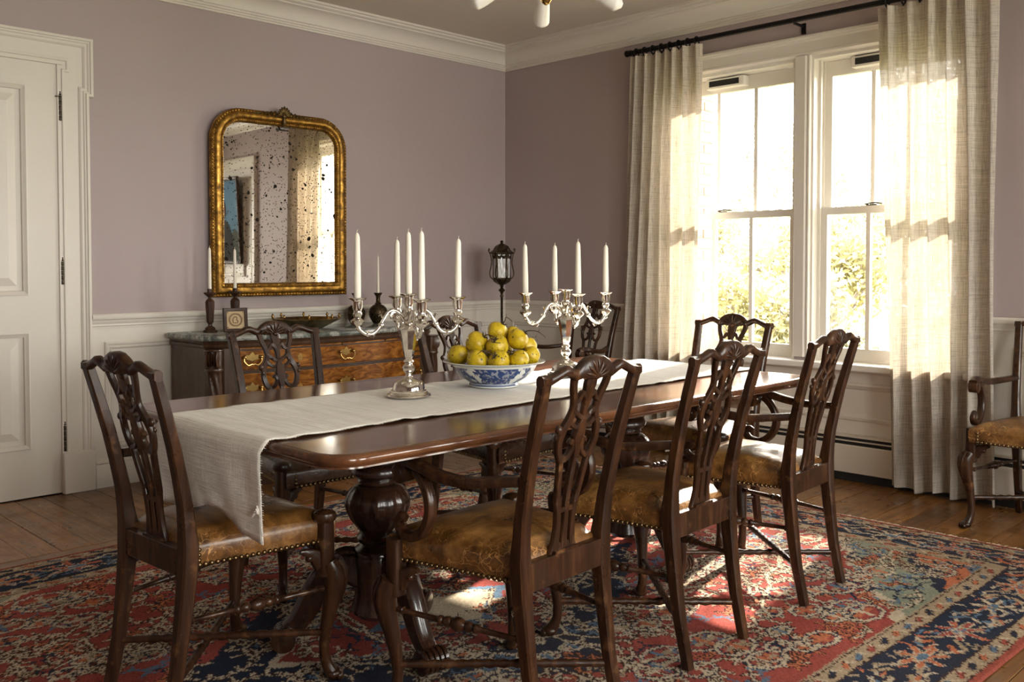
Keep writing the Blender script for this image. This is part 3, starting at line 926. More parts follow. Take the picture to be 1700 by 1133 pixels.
def f_post(sd):
    def fn(m):
        zs_ = [0, .06, .14, .22, .30, .37, .42, .455, .50, .56, .64, .72, .80, .87, .912]
        m.bar([(sd * post_x(z), back_y(z), z) for z in zs_], [.027, .028, .03, .033, .036, .040, .042, .041, .036, .034, .033, .032, .031, .030, .030],
              [.030, .031, .033, .036, .040, .044, .046, .045, .038, .034, .031, .029, .027, .025, .024], up=(0, 1, 0), ch=.28)
        m.v = [(a, b, max(c, 0.0)) for a, b, c in m.v]
    return fn
def crest_top(x):
    x = abs(x); return lerp([(0, .952), (.03, .949), (.055, .938), (.072, .921), (.085, .925), (.105, .934), (.120, .932), (.145, .922), (.17, .914), (.190, .912), (.202, .915)], x)
def crest_bot(x):
    x = abs(x); return lerp([(0, .893), (.03, .895), (.055, .898), (.072, .893), (.085, .899), (.105, .909), (.120, .909), (.145, .899), (.17, .890), (.190, .886), (.202, .887)], x)
def f_crest(m):
    rs = []
    n = 56
    for i in range(n + 1):
        x = -.202 + .404 * i / n
        zt_, zb_ = crest_top(x), crest_bot(x); zc = (zt_ + zb_) / 2; h = (zt_ - zb_) / 2; y = back_y(zc)
        dpt = .0135 - .002 * (abs(x) / .2); c = .006
        rs.append([(x, y + dpt, zb_ + c), (x, y + dpt, zt_ - c * 1.2), (x, y + dpt - c, zt_), (x, y - dpt + c, zt_), (x, y - dpt, zt_ - c), (x, y - dpt, zb_ + c), (x, y - dpt + c, zb_), (x, y + dpt - c, zb_)])
    m.rings(rs)
def f_shell(m):
    for face in (1, -1):
        for k in range(-3, 4):
            a = R(90 + k * 24); pts = []; rr = []
            for t in (.0, .35, .7, 1.0):
                l_ = .008 + (.034 - .002 * abs(k)) * t
                x = l_ * math.cos(a) * 1.35; z = .898 + l_ * math.sin(a) * 1.15
                pts.append((x, back_y(.92) + face * (.0125 + .002 * math.sin(t * PI)), z)); rr.append(.0022 + .0034 * t if t < 1 else .002)
            m.tube(pts, rr, 6)
        m.ell((0, back_y(.9) + face * .014, .898), (.012, .005, .007), 8, 4)
        for sx in (1, -1):
            m.tube([(sx * (.05 + .012 * math.cos(t)), back_y(.9) + face * .013, .905 + .009 * math.sin(t)) for t in [i * .8 for i in range(7)]], [.0034 - .0003 * i for i in range(7)], 6)
def f_splat(m):
    def strip(pts, w, d=.014):
        P = spline([(x, 0, z) for x, z in pts], 5)
        n = len(P); ww = [lerp([(i / (len(w) - 1), v) for i, v in enumerate(w)], k / (n - 1)) for k in range(n)] if hasattr(w, '__len__') else [w] * n
        m.bar([(p.x, back_y(p.z) + .002, p.z) for p in P], [q * 1.38 for q in ww], d, up=(0, 1, 0), ch=.25)
    for sx in (1, -1):
        strip([(sx * x, z) for x, z in [(.070, .905), (.064, .875), (.052, .845), (.046, .818), (.054, .792), (.068, .768), (.074, .738), (.068, .708), (.054, .686)]], [.016, .013, .013, .014, .015, .015, .014, .014, .014])
        strip([(sx * x, z) for x, z in [(.056, .69), (.048, .64), (.038, .58), (.031, .54), (.030, .50), (.034, .46), (.040, .436)]], [.012, .012, .013, .014, .014, .018, .024])
        strip([(sx * x, z) for x, z in [(.047, .818), (.030, .806), (.014, .796), (0, .792)]], [.012, .010, .010, .012])
        strip([(sx * x, z) for x, z in [(.050, .835), (.034, .842), (.022, .858), (.006, .842), (0, .822)]], [.008, .009, .010, .010, .008])
        strip([(sx * x, z) for x, z in [(.056, .69), (.040, .690), (.026, .700), (.018, .718), (.024, .735), (.032, .728)]], [.013, .011, .010, .010, .008, .006])
        strip([(sx * x, z) for x, z in [(.054, .792), (.036, .776), (.020, .770), (.010, .778)]], [.010, .009, .008, .006])
        m.ell((sx * .082, back_y(.77) + .004, .770), (.010, .010, .012), 10, 6)
        m.ell((sx * .079, back_y(.735) + .004, .748), (.007, .008, .009), 8, 5)
        strip([(sx * x, z) for x, z in [(.032, .555), (.016, .552), (0, .555)]], .010, .012)
        strip([(sx * x, z) for x, z in [(.036, .455), (.018, .452), (0, .452)]], .022, .013)
    strip([(0, .90), (0, .88), (0, .855), (0, .825), (0, .80)], [.030, .030, .024, .014, .012])
    strip([(0, .792), (0, .775), (0, .745), (0, .715), (0, .69)], [.010, .022, .030, .020, .014], .017)
    strip([(0, .70), (0, .64), (0, .56), (0, .50), (0, .436)], [.012, .012, .012, .015, .020])
def f_shoe(m):
    m.rings([[(sx * w_, -.004 + y_, z_) for sx, y_ in ((-1, -.012), (1, -.012), (1, .014), (-1, .014))] for w_, z_ in ((.058, .428), (.056, .438), (.048, .446), (.045, .452))])
def f_rear_rail(m):
    m.bar([(-.148, -.002, .408), (.148, -.002, .408)], .032, .072, ch=.12)
SEAT_D = .40
def seat_w(y): return .150 + (.228 - .150) * max(0, min(1, y / SEAT_D))
def f_seat(m):
    # domed, leather wrapped trapezoid
    n, k = 18, 14; rows = []
    def prof(t):      # 0 centre .. 1 rim
        return .480 - .030 * t ** 3.2
    P = []
    for i in range(n + 1):
        y = .016 + (SEAT_D - .010) * i / n; row = []
        for j in range(k + 1):
            a = -1 + 2 * j / k; b = -1 + 2 * i / n
            e = .30 * (a * a + b * b) / 2 + .22 * max(abs(a), abs(b)) ** 4 + .5 * max(abs(a), abs(b)) ** 14
            z = .492 - .036 * e
            row.append((seat_w(y) * a, y, z))
        P.append(row)
    m.grid(P)
    rim = [P[0][j] for j in range(k + 1)] + [P[i][k] for i in range(1, n + 1)] + [P[n][j] for j in range(k - 1, -1, -1)] + [P[i][0] for i in range(n - 1, 0, -1)]
    c = Vector((0, .21, 0)); rs = []
    for dz, ex in ((0, 0), (-.005, .007), (-.016, .0105), (-.040, .0095), (-.062, .006), (-.068, -.006)):
        ring = []
        for p in rim:
            v = Vector((p[0], p[1] - .21)); l_ = v.length
            ring.append((p[0] + v.x / l_ * ex, p[1] + v.y / l_ * ex, min(p[2], .456) + dz if dz else p[2]))
        rs.append(ring)
    m.rings(rs, cap=False)
    m.f.append(tuple(range(len(m.v) - len(rim), len(m.v))))
def f_nails(m):
    def nail(p, nrm):
        q = Vector(nrm).normalized(); rot = Vector((0, 0, 1)).rotation_difference(q).to_matrix()
        m.ell(p, (.0072, .0072, .005), 8, 4, rot)
    for sd in (1, -1):
        for i in range(23):
            y = .03 + (SEAT_D - .055) * i / 22
            nail((sd * (seat_w(y) + .0085), y, .3965), (sd, -.2, 0))
        for z in (.408, .422, .436): nail((sd * (seat_w(SEAT_D) - .006 + .0065), SEAT_D - .022, z), (sd, 0, 0)); nail((sd * (.156 + .0065), .03, z), (sd, 0, 0)); nail((sd * (seat_w(SEAT_D) - .03), SEAT_D + .012, z), (0, 1, 0))
    for i in range(23):
        nail((-.196 + .392 * i / 22, SEAT_D + .0155, .3965), (0, 1, 0))
def f_front_leg(sd):
    def fn(m):
        c = Vector((sd * .232, .378, 0)); dg = Vector((sd * .6, .8, 0)).normalized()
        # corner block beside the leather with a rounded knob on top
        m.bar([c + Vector((0, 0, .30)), c + Vector((0, 0, .36)), c + Vector((0, 0, .452))], [.040, .044, .042], [.042, .044, .042], up=(0, 1, 0), ch=.3)
        prof = [(.34, .012, .030), (.315, .026, .034), (.285, .030, .032), (.25, .024, .028), (.20, .012, .022), (.15, .002, .018), (.10, -.004, .0155), (.06, -.002, .0155), (.035, .008, .018), (.02, .018, .021)]
        m.tube([c + dg * o_ + Vector((0, 0, z)) for z, o_, r in prof], [r for z, o_, r in prof], 8, sq=.4)
        # paw foot
        f0 = c + dg * .022
        m.ell(f0 + Vector((0, 0, .017)), (.025, .027, .017), 10, 6)
        sdv = Vector((-dg.y, dg.x, 0))
        for k in (-1, 0, 1):
            m.ell(f0 + dg * .018 + sdv * k * .013 + Vector((0, 0, .012)), (.009, .012, .012), 8, 5)
    return fn
def f_knob(sd):
    def fn(m):
        m.lathe([(.020, .446), (.023, .451), (.031, .457), (.034, .467), (.031, .477), (.021, .484), (.006, .487)], 14, (sd * .232, .378, 0))
    return fn
def f_knee(sd):
    def fn(m):
        c = Vector((sd * .232, .378, 0)); dg = Vector((sd * .6, .8, 0)).normalized(); sdv = Vector((-dg.y, dg.x, 0))
        for k in (-2, -1, 0, 1, 2):
            pts = []; rr = []
            for t in (0, .25, .5, .75, 1):
                z = .345 - t * (.13 - .018 * abs(k))
                o_ = lerp([(.2, .012 + .022), (.25, .024 + .027), (.285, .030 + .030), (.315, .026 + .031), (.34, .012 + .028)], z) * math.cos(k * .42 * (1 - .4 * t))
                pts.append(c + dg * o_ + sdv * (.030 * math.sin(k * .45) * (1 - .45 * t)) + Vector((0, 0, z))); rr.append(.0085 * (1 - .55 * t))
            m.tube(pts, rr, 6)
        # scrolled brackets under the rail
        for v in (Vector((-sd, -.05, 0)), Vector((-.12 * sd, -1, 0))):
            v = v.normalized()
            m.bar([c + v * l_ + Vector((0, 0, z)) for l_, z in ((.012, .335), (.035, .362), (.058, .374), (.078, .378))], [.024, .022, .018, .012], [.05, .036, .022, .012], ch=.3)
            m.ell(c + v * .05 + Vector((0, 0, .356)), (.012, .012, .012), 8, 5)
    return fn
def bobbin(m, p, q):
    p, q = Vector(p), Vector(q); L_ = (q - p).length; tab = [(0, .0085), (.04, .0085), (.05, .011), (.06, .007), (.30, .0085), (.34, .0085), (.35, .013), (.37, .013), (.38, .008), (.40, .013), (.425, .015), (.445, .009), (.46, .014), (.5, .020), (.54, .014), (.555, .009), (.575, .015), (.60, .013), (.62, .008), (.63, .013), (.65, .013), (.66, .0085), (.94, .007), (.95, .011), (.96, .0085), (1, .0085)]
    m.tube([p + (q - p) * t for t, r in tab], [r for t, r in tab], 8)
def f_side_str(sd):
    return lambda m: bobbin(m, (sd * .232, .372, .262), (sd * .160, -.012, .258))
def f_diag(sd):
    def fn(m):
        p, q = Vector((sd * .228, .37, .125 + .012 * sd)), Vector((-sd * .157, -.03, .120 + .012 * sd)); n = 30
        pts = [p + (q - p) * i / n for i in range(n + 1)]
        rr = [.010 + (.0042 * math.sin(i * PI * 1.0) if False else (.0035 if i % 2 else -.001)) * (1 if 4 < i < 26 else .2) for i in range(n + 1)]
        m.tube(pts, rr, 8)
    return fn
def f_arm(sd):
    def fn(m):
        P = spline([(sd * .168, -.018, .652), (sd * .20, .05, .645), (sd * .232, .12, .640), (sd * .245, .20, .646), (sd * .244, .27, .660), (sd * .240, .32, .664), (sd * .238, .352, .652)], 4)
        n = len(P); w = [.026 + .010 * math.sin(i / (n - 1) * PI) + .010 * (i / (n - 1)) ** 2 for i in range(n)]; h = [.024 + .006 * (i / (n - 1)) for i in range(n)]
        m.bar(P, w, h, ch=.45)
        c = (sd * .238, .338, .634)
        for k in (0, 1):       # volute
            pass
        m.rings([[(c[0] + s_ * x_, c[1] + r_ * math.cos(a), c[2] + r_ * math.sin(a)) for a in [2 * PI * i / 16 for i in range(16)]] for s_, x_, r_ in ((-1, .024, .012), (-1, .022, .020), (-1, .018, .028), (1, .018, .028), (1, .022, .020), (1, .024, .012))])
        for s_ in (1, -1):
            m.tube([(c[0] + s_ * .021, c[1] + (.022 - .0021 * i) * math.cos(.7 * i), c[2] + (.022 - .0021 * i) * math.sin(.7 * i)) for i in range(9)], .0032, 5)
    return fn
def f_arm_support(sd):
    def fn(m):
        P = spline([(sd * .236, .292, .650), (sd * .238, .262, .622), (sd * .239, .240, .580), (sd * .238, .240, .535), (sd * .236, .265, .492), (sd * .235, .305, .470), (sd * .234, .345, .474), (sd * .233, .366, .497), (sd * .233, .352, .516), (sd * .233, .336, .508)], 4)
        n = len(P)
        m.bar(P, [.030 - .006 * i / n for i in range(n)], [.026, .027] + [.029] * (n - 14) + [.026 - .0012 * i for i in range(12)], up=(1, 0, 0), ch=.4)
    return fn
def f_bead(sd):
    def fn(m):
        for i in range(16):
            z = .64 + .0165 * i
            m.ell((sd * post_x(z), back_y(z) + .0135 - .0012 * (z - .6) * 10, z), (.0042, .003, .006), 6, 4)
    return fn

def make_chair(label, x, y, deg, arms='', leather='leather', group='carved dining chairs'):
    t = thing('dining_chair' if not arms else 'armchair', label, 'chair', (x, y, RUGZ(x, y)), R(deg), group)
    W_ = M['chair']
    for sd, nm in ((-1, 'l'), (1, 'r')):
        cpart('post' + nm, 'back_post', f_post(sd), W_, t)
        fl_ = cpart('fleg' + nm, 'front_leg', f_front_leg(sd), W_, t, 50)
        cpart('knee' + nm, 'knee_carving', f_knee(sd), W_, fl_, 60)
        if nm not in arms: cpart('knob' + nm, 'knob', f_knob(sd), W_, fl_)
        cpart('sstr' + nm, 'stretcher', f_side_str(sd), W_, t, 50)
        cpart('dstr' + nm, 'cross_stretcher', f_diag(sd), W_, t, 60)
        if nm in arms:
            a = cpart('arm' + nm, 'arm', f_arm(sd), W_, t, 45)
            cpart('armsup' + nm, 'arm_support', f_arm_support(sd), W_, a, 45)
        b = cpart('bead' + nm, 'bead_carving', f_bead(sd), W_, t, 60); b['kind'] = 'stuff'
    c = cpart('crest', 'crest_rail', f_crest, W_, t, 50)
    cpart('shell', 'shell_carving', f_shell, W_, c, 60)
    cpart('splat', 'splat', f_splat, W_, t, 45)
    cpart('shoe', 'splat_shoe', f_shoe, W_, t, 30)
    cpart('rrail', 'seat_rail', f_rear_rail, W_, t, 30)
    s_ = link('seat', CACHE.setdefault('seat' + leather, None) or _seat(leather), M[leather], t)
    nl = cpart('nails', 'nail_trim', f_nails, M['nail'], s_, 60); nl['kind'] = 'stuff'
    return t
def _seat(leather):
    mb = MB(); f_seat(mb); CACHE['seat' + leather] = mb.mesh('seat', 50); return CACHE['seat' + leather]
def RUGZ(x, y): return .0085 if (RX0 < x < RX1 and RY0 < y < RY1) else .0005

make_chair('carved chair with tan leather seat at the left table end under the hanging runner', -3.895, -2.62, -86.5, 'l')
make_chair('armchair with scratched golden leather seat nearest the camera, left scrolled arm showing', -3.208, -3.462, 3.1, 'l')
make_chair('armchair with brown leather seat in the middle of the near table side', -2.568, -3.453, 1.6, 'l')
make_chair('armchair with sunlit seat on the near side, closest to the right table end', -1.856, -3.437, 3.5, 'lr')
make_chair('backlit carved chair at the right table end in front of the window mullion', -1.286, -2.715, 90.5)
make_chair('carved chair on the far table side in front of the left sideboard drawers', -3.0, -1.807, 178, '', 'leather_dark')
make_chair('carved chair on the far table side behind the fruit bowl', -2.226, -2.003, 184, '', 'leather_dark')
make_chair('dark armchair in the corner between lantern and left curtain', -.285, -1.05, 90, 'lr')
make_chair('armchair against the wall at the right edge, beside the right curtain', -.185, -3.79, 90, 'lr')

# ------------------------------------------------------------------ dining table
TX0, TX1, TY0, TY1, TZ = -3.80, -1.55, -3.31, -2.15, .75
tb = thing('dining_table', 'long polished mahogany double pedestal dining table', 'table', (0, 0, 0))
def rrect(x0, x1, y0, y1, r, n=8):
    out = []
    for cx_, cy_, a0 in ((x1 - r, y1 - r, 0), (x0 + r, y1 - r, 90), (x0 + r, y0 + r, 180), (x1 - r, y0 + r, 270)):
        for i in range(n + 1):
            a = R(a0 + 90 * i / n); out.append((cx_ + r * math.cos(a), cy_ + r * math.sin(a)))
    return out
def loop_off(d, z, r=.10): return [(x, y, z) for x, y in rrect(TX0 + d, TX1 - d, TY0 + d, TY1 - d, max(r - d, .012))]
mb = MB(); mb.rings([loop_off(.052, TZ - .012), loop_off(.052, TZ - .0002)], cap=True)
mb.build('top_panel', M['table'], tb, smooth=30)
mb = MB(); mb.rings([loop_off(.0535, TZ - .02), loop_off(.0535, TZ), loop_off(.016, TZ), loop_off(.016, TZ - .02)], cap=False)
mb.build('crossband', M['band'], tb, smooth=30)
ed = [(.0175, -.012), (.017, -.0005), (.012, -.001), (.005, -.004), (.001, -.010), (0, -.016), (.003, -.023), (.010, -.027), (.013, -.031), (.012, -.035), (.05, -.036), (.05, -.012)]
mb = MB(); mb.rings([loop_off(d, TZ + z) for d, z in ed], cap=False, closed=True)
mb.build('edge_moulding', M['table'], tb, smooth=40)
mb = MB(); mb.box(TX0 + .25, TY0 + .12, .690, TX1 - .25, TY0 + .145, .716); mb.box(TX0 + .25, TY1 - .145, .690, TX1 - .25, TY1 - .12, .716); mb.box(TX0 + .25, TY0 + .12, .690, TX0 + .275, TY1 - .12, .716); mb.box(TX1 - .275, TY0 + .12, .690, TX1 - .25, TY1 - .12, .716)
mb.build('bearer_frame', M['pedestal'], tb, smooth=0)
def f_column(m):
    m.lathe([(.11, .716), (.11, .695), (.072, .686), (.066, .66), (.062, .615), (.063, .565)], 40, fl=20, fd=.05, frng=(.57, .68))
    m.lathe([(.063, .568), (.074, .560), (.081, .545), (.079, .533), (.068, .524), (.058, .518), (.062, .512), (.060, .505), (.05, .50)], 32)
    m.lathe([(.05, .502), (.072, .496), (.090, .480), (.101, .458), (.103, .440), (.097, .418), (.083, .392), (.066, .370), (.055, .356), (.05, .348)], 60, fl=14, fd=.07, frng=(.36, .495))
    m.lathe([(.05, .352), (.060, .346), (.065, .336), (.062, .326), (.054, .320), (.058, .312), (.070, .304), (.074, .292), (.074, .282)], 32)
def f_base(m):
    m.lathe([(.074, .286), (.078, .27), (.074, .24), (.072, .16), (.080, .13), (.085, .11), (.06, .09), (.02, .085)], 12)
def f_tleg(ang):
    def fn(m):
        c, s_ = math.cos(R(ang)), math.sin(R(ang))
        P = spline([(.05, .235), (.10, .250), (.145, .232), (.185, .185), (.215, .13), (.245, .085), (.275, .062)], 4)
        n = len(P); m.bar([(p.x * c, p.x * s_, p.y) for p in P], [.064 - .016 * i / n for i in range(n)], [.11 - .06 * i / n for i in range(n)], ch=.45)
        # leaf scroll at the knee and rolled paw
        for k in (-1, 0, 1):
            m.tube([((p.x) * c - k * .016 * s_, (p.x) * s_ + k * .016 * c, p.y + .052 - .03 * i / n) for i, p in enumerate(P)], [.009 - .004 * i / n for i in range(n)], 6)
        for k in (-2, -1, 0, 1, 2):
            a = k * .017
            m.rings([[(((.285 + r_ * math.cos(t)) * c - (a + w_) * s_), ((.285 + r_ * math.cos(t)) * s_ + (a + w_) * c), .040 + r_ * math.sin(t)) for t in [2 * PI * i / 14 for i in range(14)]] for w_, r_ in ((-.009, .028), (-.005, .037), (.005, .037), (.009, .028))])
    return fn
for px in (-3.245, -2.01):
    col = cpart('column', 'pedestal', f_column, M['pedestal'], tb, 40); col.location = (px, -2.73, .0085)
    bs = cpart('pbase', 'pedestal_base', f_base, M['pedestal'], col, 30)
    for ang in (-95, 25, 145):
        cpart('tleg%d' % ang, 'splayed_leg', f_tleg(ang), M['pedestal'], col, 45)

# ------------------------------------------------------------------ linen runner
def runner():
    y0, y1 = -3.03, -2.462; NY = 36
    # path along x: right drop, top, left drop
    path = []
    for i in range(7): path.append((TX1 + .010, .58 + i * .025))
    path += [(TX1 + .008, TZ - .006), (TX1 - .002, TZ + .003)]
    nx = 210
    for i in range(nx + 1):
        path.append((TX1 - .02 + (TX0 + .02 - TX1 + .02) * i / nx, TZ + .0035))
    path += [(TX0 + .004, TZ + .003), (TX0 - .008, TZ - .006)]
    for i in range(1, 15): path.append((TX0 - .012, TZ - .006 - i * .0165))
    P = []
    n = len(path)
    for i, (x, z) in enumerate(path):
        row = []
        left = z < TZ - .01 and x < -3
        dl = max(0, TZ - z) / .25
        for j in range(NY + 1):
            t = j / NY; y = y0 + (y1 - y0) * t
            nz = mnoise.noise((x * 5, y * 11, z * 6 + 3)); nz2 = mnoise.noise((x * 16, y * 30, z * 20))
            xx, yy, zz = x, y, z
            yy += .010 * mnoise.noise((x * 3.1, t * 2, 5)) + .004 * mnoise.noise((x * 25, t * 2, 9)) * (1 if t in (0, 1) else 0)
            if not left and z > TZ:
                cr_ = mnoise.noise((x * 13 + 2.5 * y, y * 1.3, 2)) + .5 * mnoise.noise((x * 27 - 4 * y, y * 2.5, 7)); zz += max(0, .0012 + .0034 * cr_ + .001 * nz2) * (.6 if .25 < t < .75 else 1)
                if abs(t - 0) < .12: zz += .004 * max(0, mnoise.noise((x * 4, 1, 1))) * (1 - t / .12)
            elif left:
                # folds of the hanging end; it gathers towards the lower near corner
                xx += -.006 + (.012 * math.sin(8 * t + 2.0 * dl) - .010 * nz + .005 * nz2) * dl - .004
                xx = min(xx, TX0 - .006)
                zz = TZ - (TZ - z) * (.90 + .16 * (1 - t) ** 2 - .16 * math.exp(-((t - .42) / .16) ** 2) + .10 * t)
                yy += .03 * dl * dl * (1 - t) * .4 + .03 * dl * t
                xx += .030 * dl ** 3 * math.exp(-((t - .30) / .2) ** 2)
                zz = max(zz, .496)
            row.append((xx, yy, zz))
        P.append(row)
    mb = MB().grid(P)
    ro = thing('table_runner', 'rumpled off-white linen runner along the table, left end hanging over', 'table runner', (0, 0, 0))
    o = mb.build('cloth', M['runner'], ro, smooth=80, recalc=False)
    sm = o.modifiers.new('thickness', 'SOLIDIFY'); sm.thickness = .0022; sm.offset = 1
    # frayed selvedge
    fr = MB(); rf = random.Random(4)
    for j, sg in ((0, -1), (NY, 1)):
        for i in range(2, n - 2):
            for k in range(3):
                a = Vector(P[i][j]); b = Vector(P[i + 1][j]); p = a + (b - a) * (k / 3)
                l_ = rf.uniform(.003, .008)
                fr.tube([p + Vector((0, 0, .001)), p + Vector((rf.uniform(-.003, .003), sg * l_, .0005))], [.0012, .0007], 4, cap=False)
    fo = fr.build('frayed_edge', M['runner'], ro, smooth=60, recalc=False); fo['kind'] = 'stuff'
    # a small tied tuft on the hanging corner
    mb = MB(); p = Vector(P[n - 4][1])
    mb.ell(p + Vector((-.006, -.004, .03)), (.006, .006, .009), 8, 5)
    for k in range(5): mb.tube([p + Vector((-.006, -.004, .03)), p + Vector((-.012, -.012 + .006 * k, .045 - .008 * k))], [.003, .0015], 5)
    mb.build('tied_tuft', M['runner'], ro)
runner()
CT = TZ + .0098      # top of the cloth

# ------------------------------------------------------------------ candelabra and candles
def make_candle(name, label, loc, h, r0=.0115, r1=.0085, tilt=(0, 0), group=None):
    t = thing(name, label, 'candle', loc, 0, group)
    t.rotation_euler = (tilt[0], tilt[1], 0)
    key = 'candle%.3f%.4f' % (h, r0)
    def fn(m): m.lathe([(r0 * .95, 0), (r0, .004), (r0 * .98, h * .3), (r1 * 1.05, h * .85), (r1, h * .93), (r1 * .72, h * .972), (r1 * .2, h * .998), (.0006, h)], 14)
    cpart(key, 'wax_body', fn, M['wax'], t, 50)
    def fw_(m): m.tube([(0, 0, h - .002), (.0005, 0, h + .005), (.003, .001, h + .009)], .0011, 5)
    cpart('wick' + key, 'wick', fw_, M['wick'], t)
    return t

def f_cand_base(m):
    m.lathe([(.070, 0), (.072, .003), (.070, .007), (.064, .009), (.062, .013), (.058, .015), (.058, .019), (.053, .022), (.050, .040), (.044, .048), (.034, .053), (.024, .057), (.016, .062)], 48, fl=16, fd=.04, frng=(.021, .044))
def f_cand_stem(m):
    m.lathe([(.016, .060), (.011, .066), (.010, .073), (.014, .078), (.019, .084), (.021, .091), (.019, .098), (.013, .103), (.011, .107), (.017, .112), (.015, .116), (.011, .120), (.013, .125)], 24)
    m.lathe([(.012, .124), (.016, .130), (.020, .155), (.026, .190), (.030, .208), (.0325, .216), (.029, .223), (.018, .231), (.013, .236), (.016, .242), (.014, .248), (.011, .256), (.014, .262)], 8)
def socket(m, c, z0):
    m.lathe([(.002, -.030), (.008, -.026), (.005, -.020), (.010, -.014), (.022, -.004), (.023, .002), (.016, .006), (.010, .010), (.013, .016), (.0155, .022), (.012, .028), (.0125, .034), (.016, .042), (.0165, .062), (.018, .066), (.027, .070), (.029, .073), (.024, .075), (.014, .074), (.013, .070)], 24, (c[0], c[1], z0), fl=12, fd=.12, frng=(-.006, .004))
def f_cand_arm(ang, rad):
    def fn(m):
        c, s_ = math.cos(ang), math.sin(ang)
        P = spline([(.012, .244), (.026, .264), (.046, .278), (.066, .272), (.082, .248), (.098, .220), (.118, .204), (.140, .205), (rad - .005, .220), (rad, .236)], 5)
        n = len(P); m.tube([(p.x * c, p.x * s_, p.y) for p in P], [.0078 - .0018 * math.sin(i / n * PI) for i in range(n)], 8)
        Q = [(.046 - (.018 - .0016 * i) * math.cos(.75 * i + .6), .258 + (.018 - .0016 * i) * math.sin(.75 * i + .6)) for i in range(9)]
        m.tube([(x * c, x * s_, z) for x, z in Q], [.0055 - .0003 * i for i in range(9)], 6)
        for x, z in ((.090, .232), (.132, .204)):
            m.ell((x * c, x * s_, z), (.0095, .0095, .0095), 8, 5)
        for x, z, dz in ((.084, .252, .014), (.110, .200, -.010)):
            m.tube([(x * c, x * s_, z), ((x + .006) * c, (x + .006) * s_, z + dz), ((x + .014) * c, (x + .014) * s_, z + dz * .6)], [.004, .003, .001], 6)
        socket(m, (rad * c, rad * s_), .246)
    return fn
def candelabrum(label, x, y, ang0, rad, lit, labels, hs):
    t = thing('candelabrum', label, 'candelabrum', (x, y, CT), 0, 'silver candelabra on the runner')
    cpart('cbase', 'base', f_cand_base, M['silver'], t, 40)
    cpart('cstem', 'stem', f_cand_stem, M['silver'], t, 28)
    cpart('csock', 'centre_socket', lambda m: socket(m, (0, 0), .258), M['silver'], t, 45)
    for k in range(4):
        a = ang0 + k * PI / 2
        cpart('carm%.2f%d' % (ang0, k), 'branch', f_cand_arm(a, rad), M['silver'], t, 50)
        make_candle('taper_candle', labels[k], (x + rad * math.cos(a), y + rad * math.sin(a), CT + .246 + .068), hs[k], group='white tapers in the silver candelabra', tilt=(random.uniform(-.015, .015), random.uniform(-.015, .015)))
    if lit: make_candle('taper_candle', labels[4], (x, y, CT + .258 + .068), hs[4], group='white tapers in the silver candelabra')
# right vector of the view is (1,-1)/sqrt2 -> -45 deg
candelabrum('silver candelabrum with five white tapers left of the fruit bowl', -3.086, -2.686, R(-45 + 20), .165, True,
            ['white taper on the right branch of the five-candle candelabrum', 'white taper on the rear branch of the five-candle candelabrum, half hidden by the centre one',
             'white taper on the far left branch of the five-candle candelabrum', 'white taper on the front branch of the five-candle candelabrum', 'tall white taper in the centre socket of the five-candle candelabrum'], [.196, .196, .212, .214, .205])
candelabrum('silver candelabrum with four white tapers and empty centre right of the fruit bowl', -2.30, -2.664, R(-45 + 13), .160, False,
            ['white taper nearest the left curtain on the four-candle candelabrum', 'second white taper from the left on the four-candle candelabrum', 'leftmost white taper of the four-candle candelabrum, beside the lantern', 'third white taper from the left on the four-candle candelabrum'], [.188, .190, .190, .197])

# ------------------------------------------------------------------ fruit bowl with quinces
BX, BY = -2.704, -2.687
def m_bowl():
    k = NT('blue_and_white_glaze'); tc = k.n('ShaderNodeTexCoord').outputs['Object']
    sep = k.n('ShaderNodeSeparateXYZ', Vector=tc)
    z = sep.outputs[2]
    blue = (.012, .04, .16); white = (.72, .74, .70)
    wv = k.n('ShaderNodeVectorMath', _operation='MULTIPLY_ADD', i0=k.n('ShaderNodeTexNoise', Vector=tc, Scale=28.0, Detail=2.0).outputs['Color'], i1=(.05, .05, .05), i2=tc).outputs[0]
    n1 = k.noise(wv, 26, 3, .6, .6)
    pat = k.ramp(n1, [(.44, 0), (.49, 1)])
    n2 = k.noise(wv, 75, 2); pat2 = k.ramp(n2, [(.42, 0), (.48, 1)])
    # reserves round the side: white panels with blue sprays
    at = k.math('ARCTAN2', sep.outputs[1], sep.outputs[0])
    lob = k.math('COSINE', k.math('ADD', k.math('MULTIPLY', at, 5.0), 2.0))
    res = k.ramp(k.math('ADD', lob, k.math('MULTIPLY', k.math('ABSOLUTE', k.math('SUBTRACT', z, .043)), -22.0)), [(.30, 0), (.34, 1)])
    ground = k.mix(pat2, white, blue); ground = k.mix(.62, ground, blue)
    panel = k.mix(pat, blue, white)
    body = k.mix(res, ground, panel)
    zn = k.math('MULTIPLY', z, 10.0)
    bandm = k.ramp(zn, [(.0, 0), (.125, 0), (.13, 1), (.70, 1), (.71, 0)], 'CONSTANT')
    rim = k.ramp(zn, [(.0, 0), (.04, 1), (.11, 0), (.80, 0), (.815, 1), (.86, 0)], 'CONSTANT')
    col = k.mix(bandm, white, body)
    col = k.mix(k.math('MULTIPLY', rim, .8), col, blue)
    k.base(col, .12, coat=.4)
    return k.m
bowl = MB().lathe([(.0, .006), (.070, .006), (.078, .0), (.086, .0), (.088, .006), (.084, .012), (.090, .016), (.115, .030), (.138, .052), (.150, .074), (.156, .080), (.172, .083), (.180, .0845), (.181, .087), (.176, .089), (.154, .086), (.146, .076), (.130, .050), (.10, .026), (.06, .016), (.0, .014)], 56, cap=False).build('fruit_bowl', m_bowl(), smooth=35)
bowl.location = (BX, BY, CT)
tag(bowl, 'blue and white porcelain bowl with flared rim heaped with quinces', 'bowl')

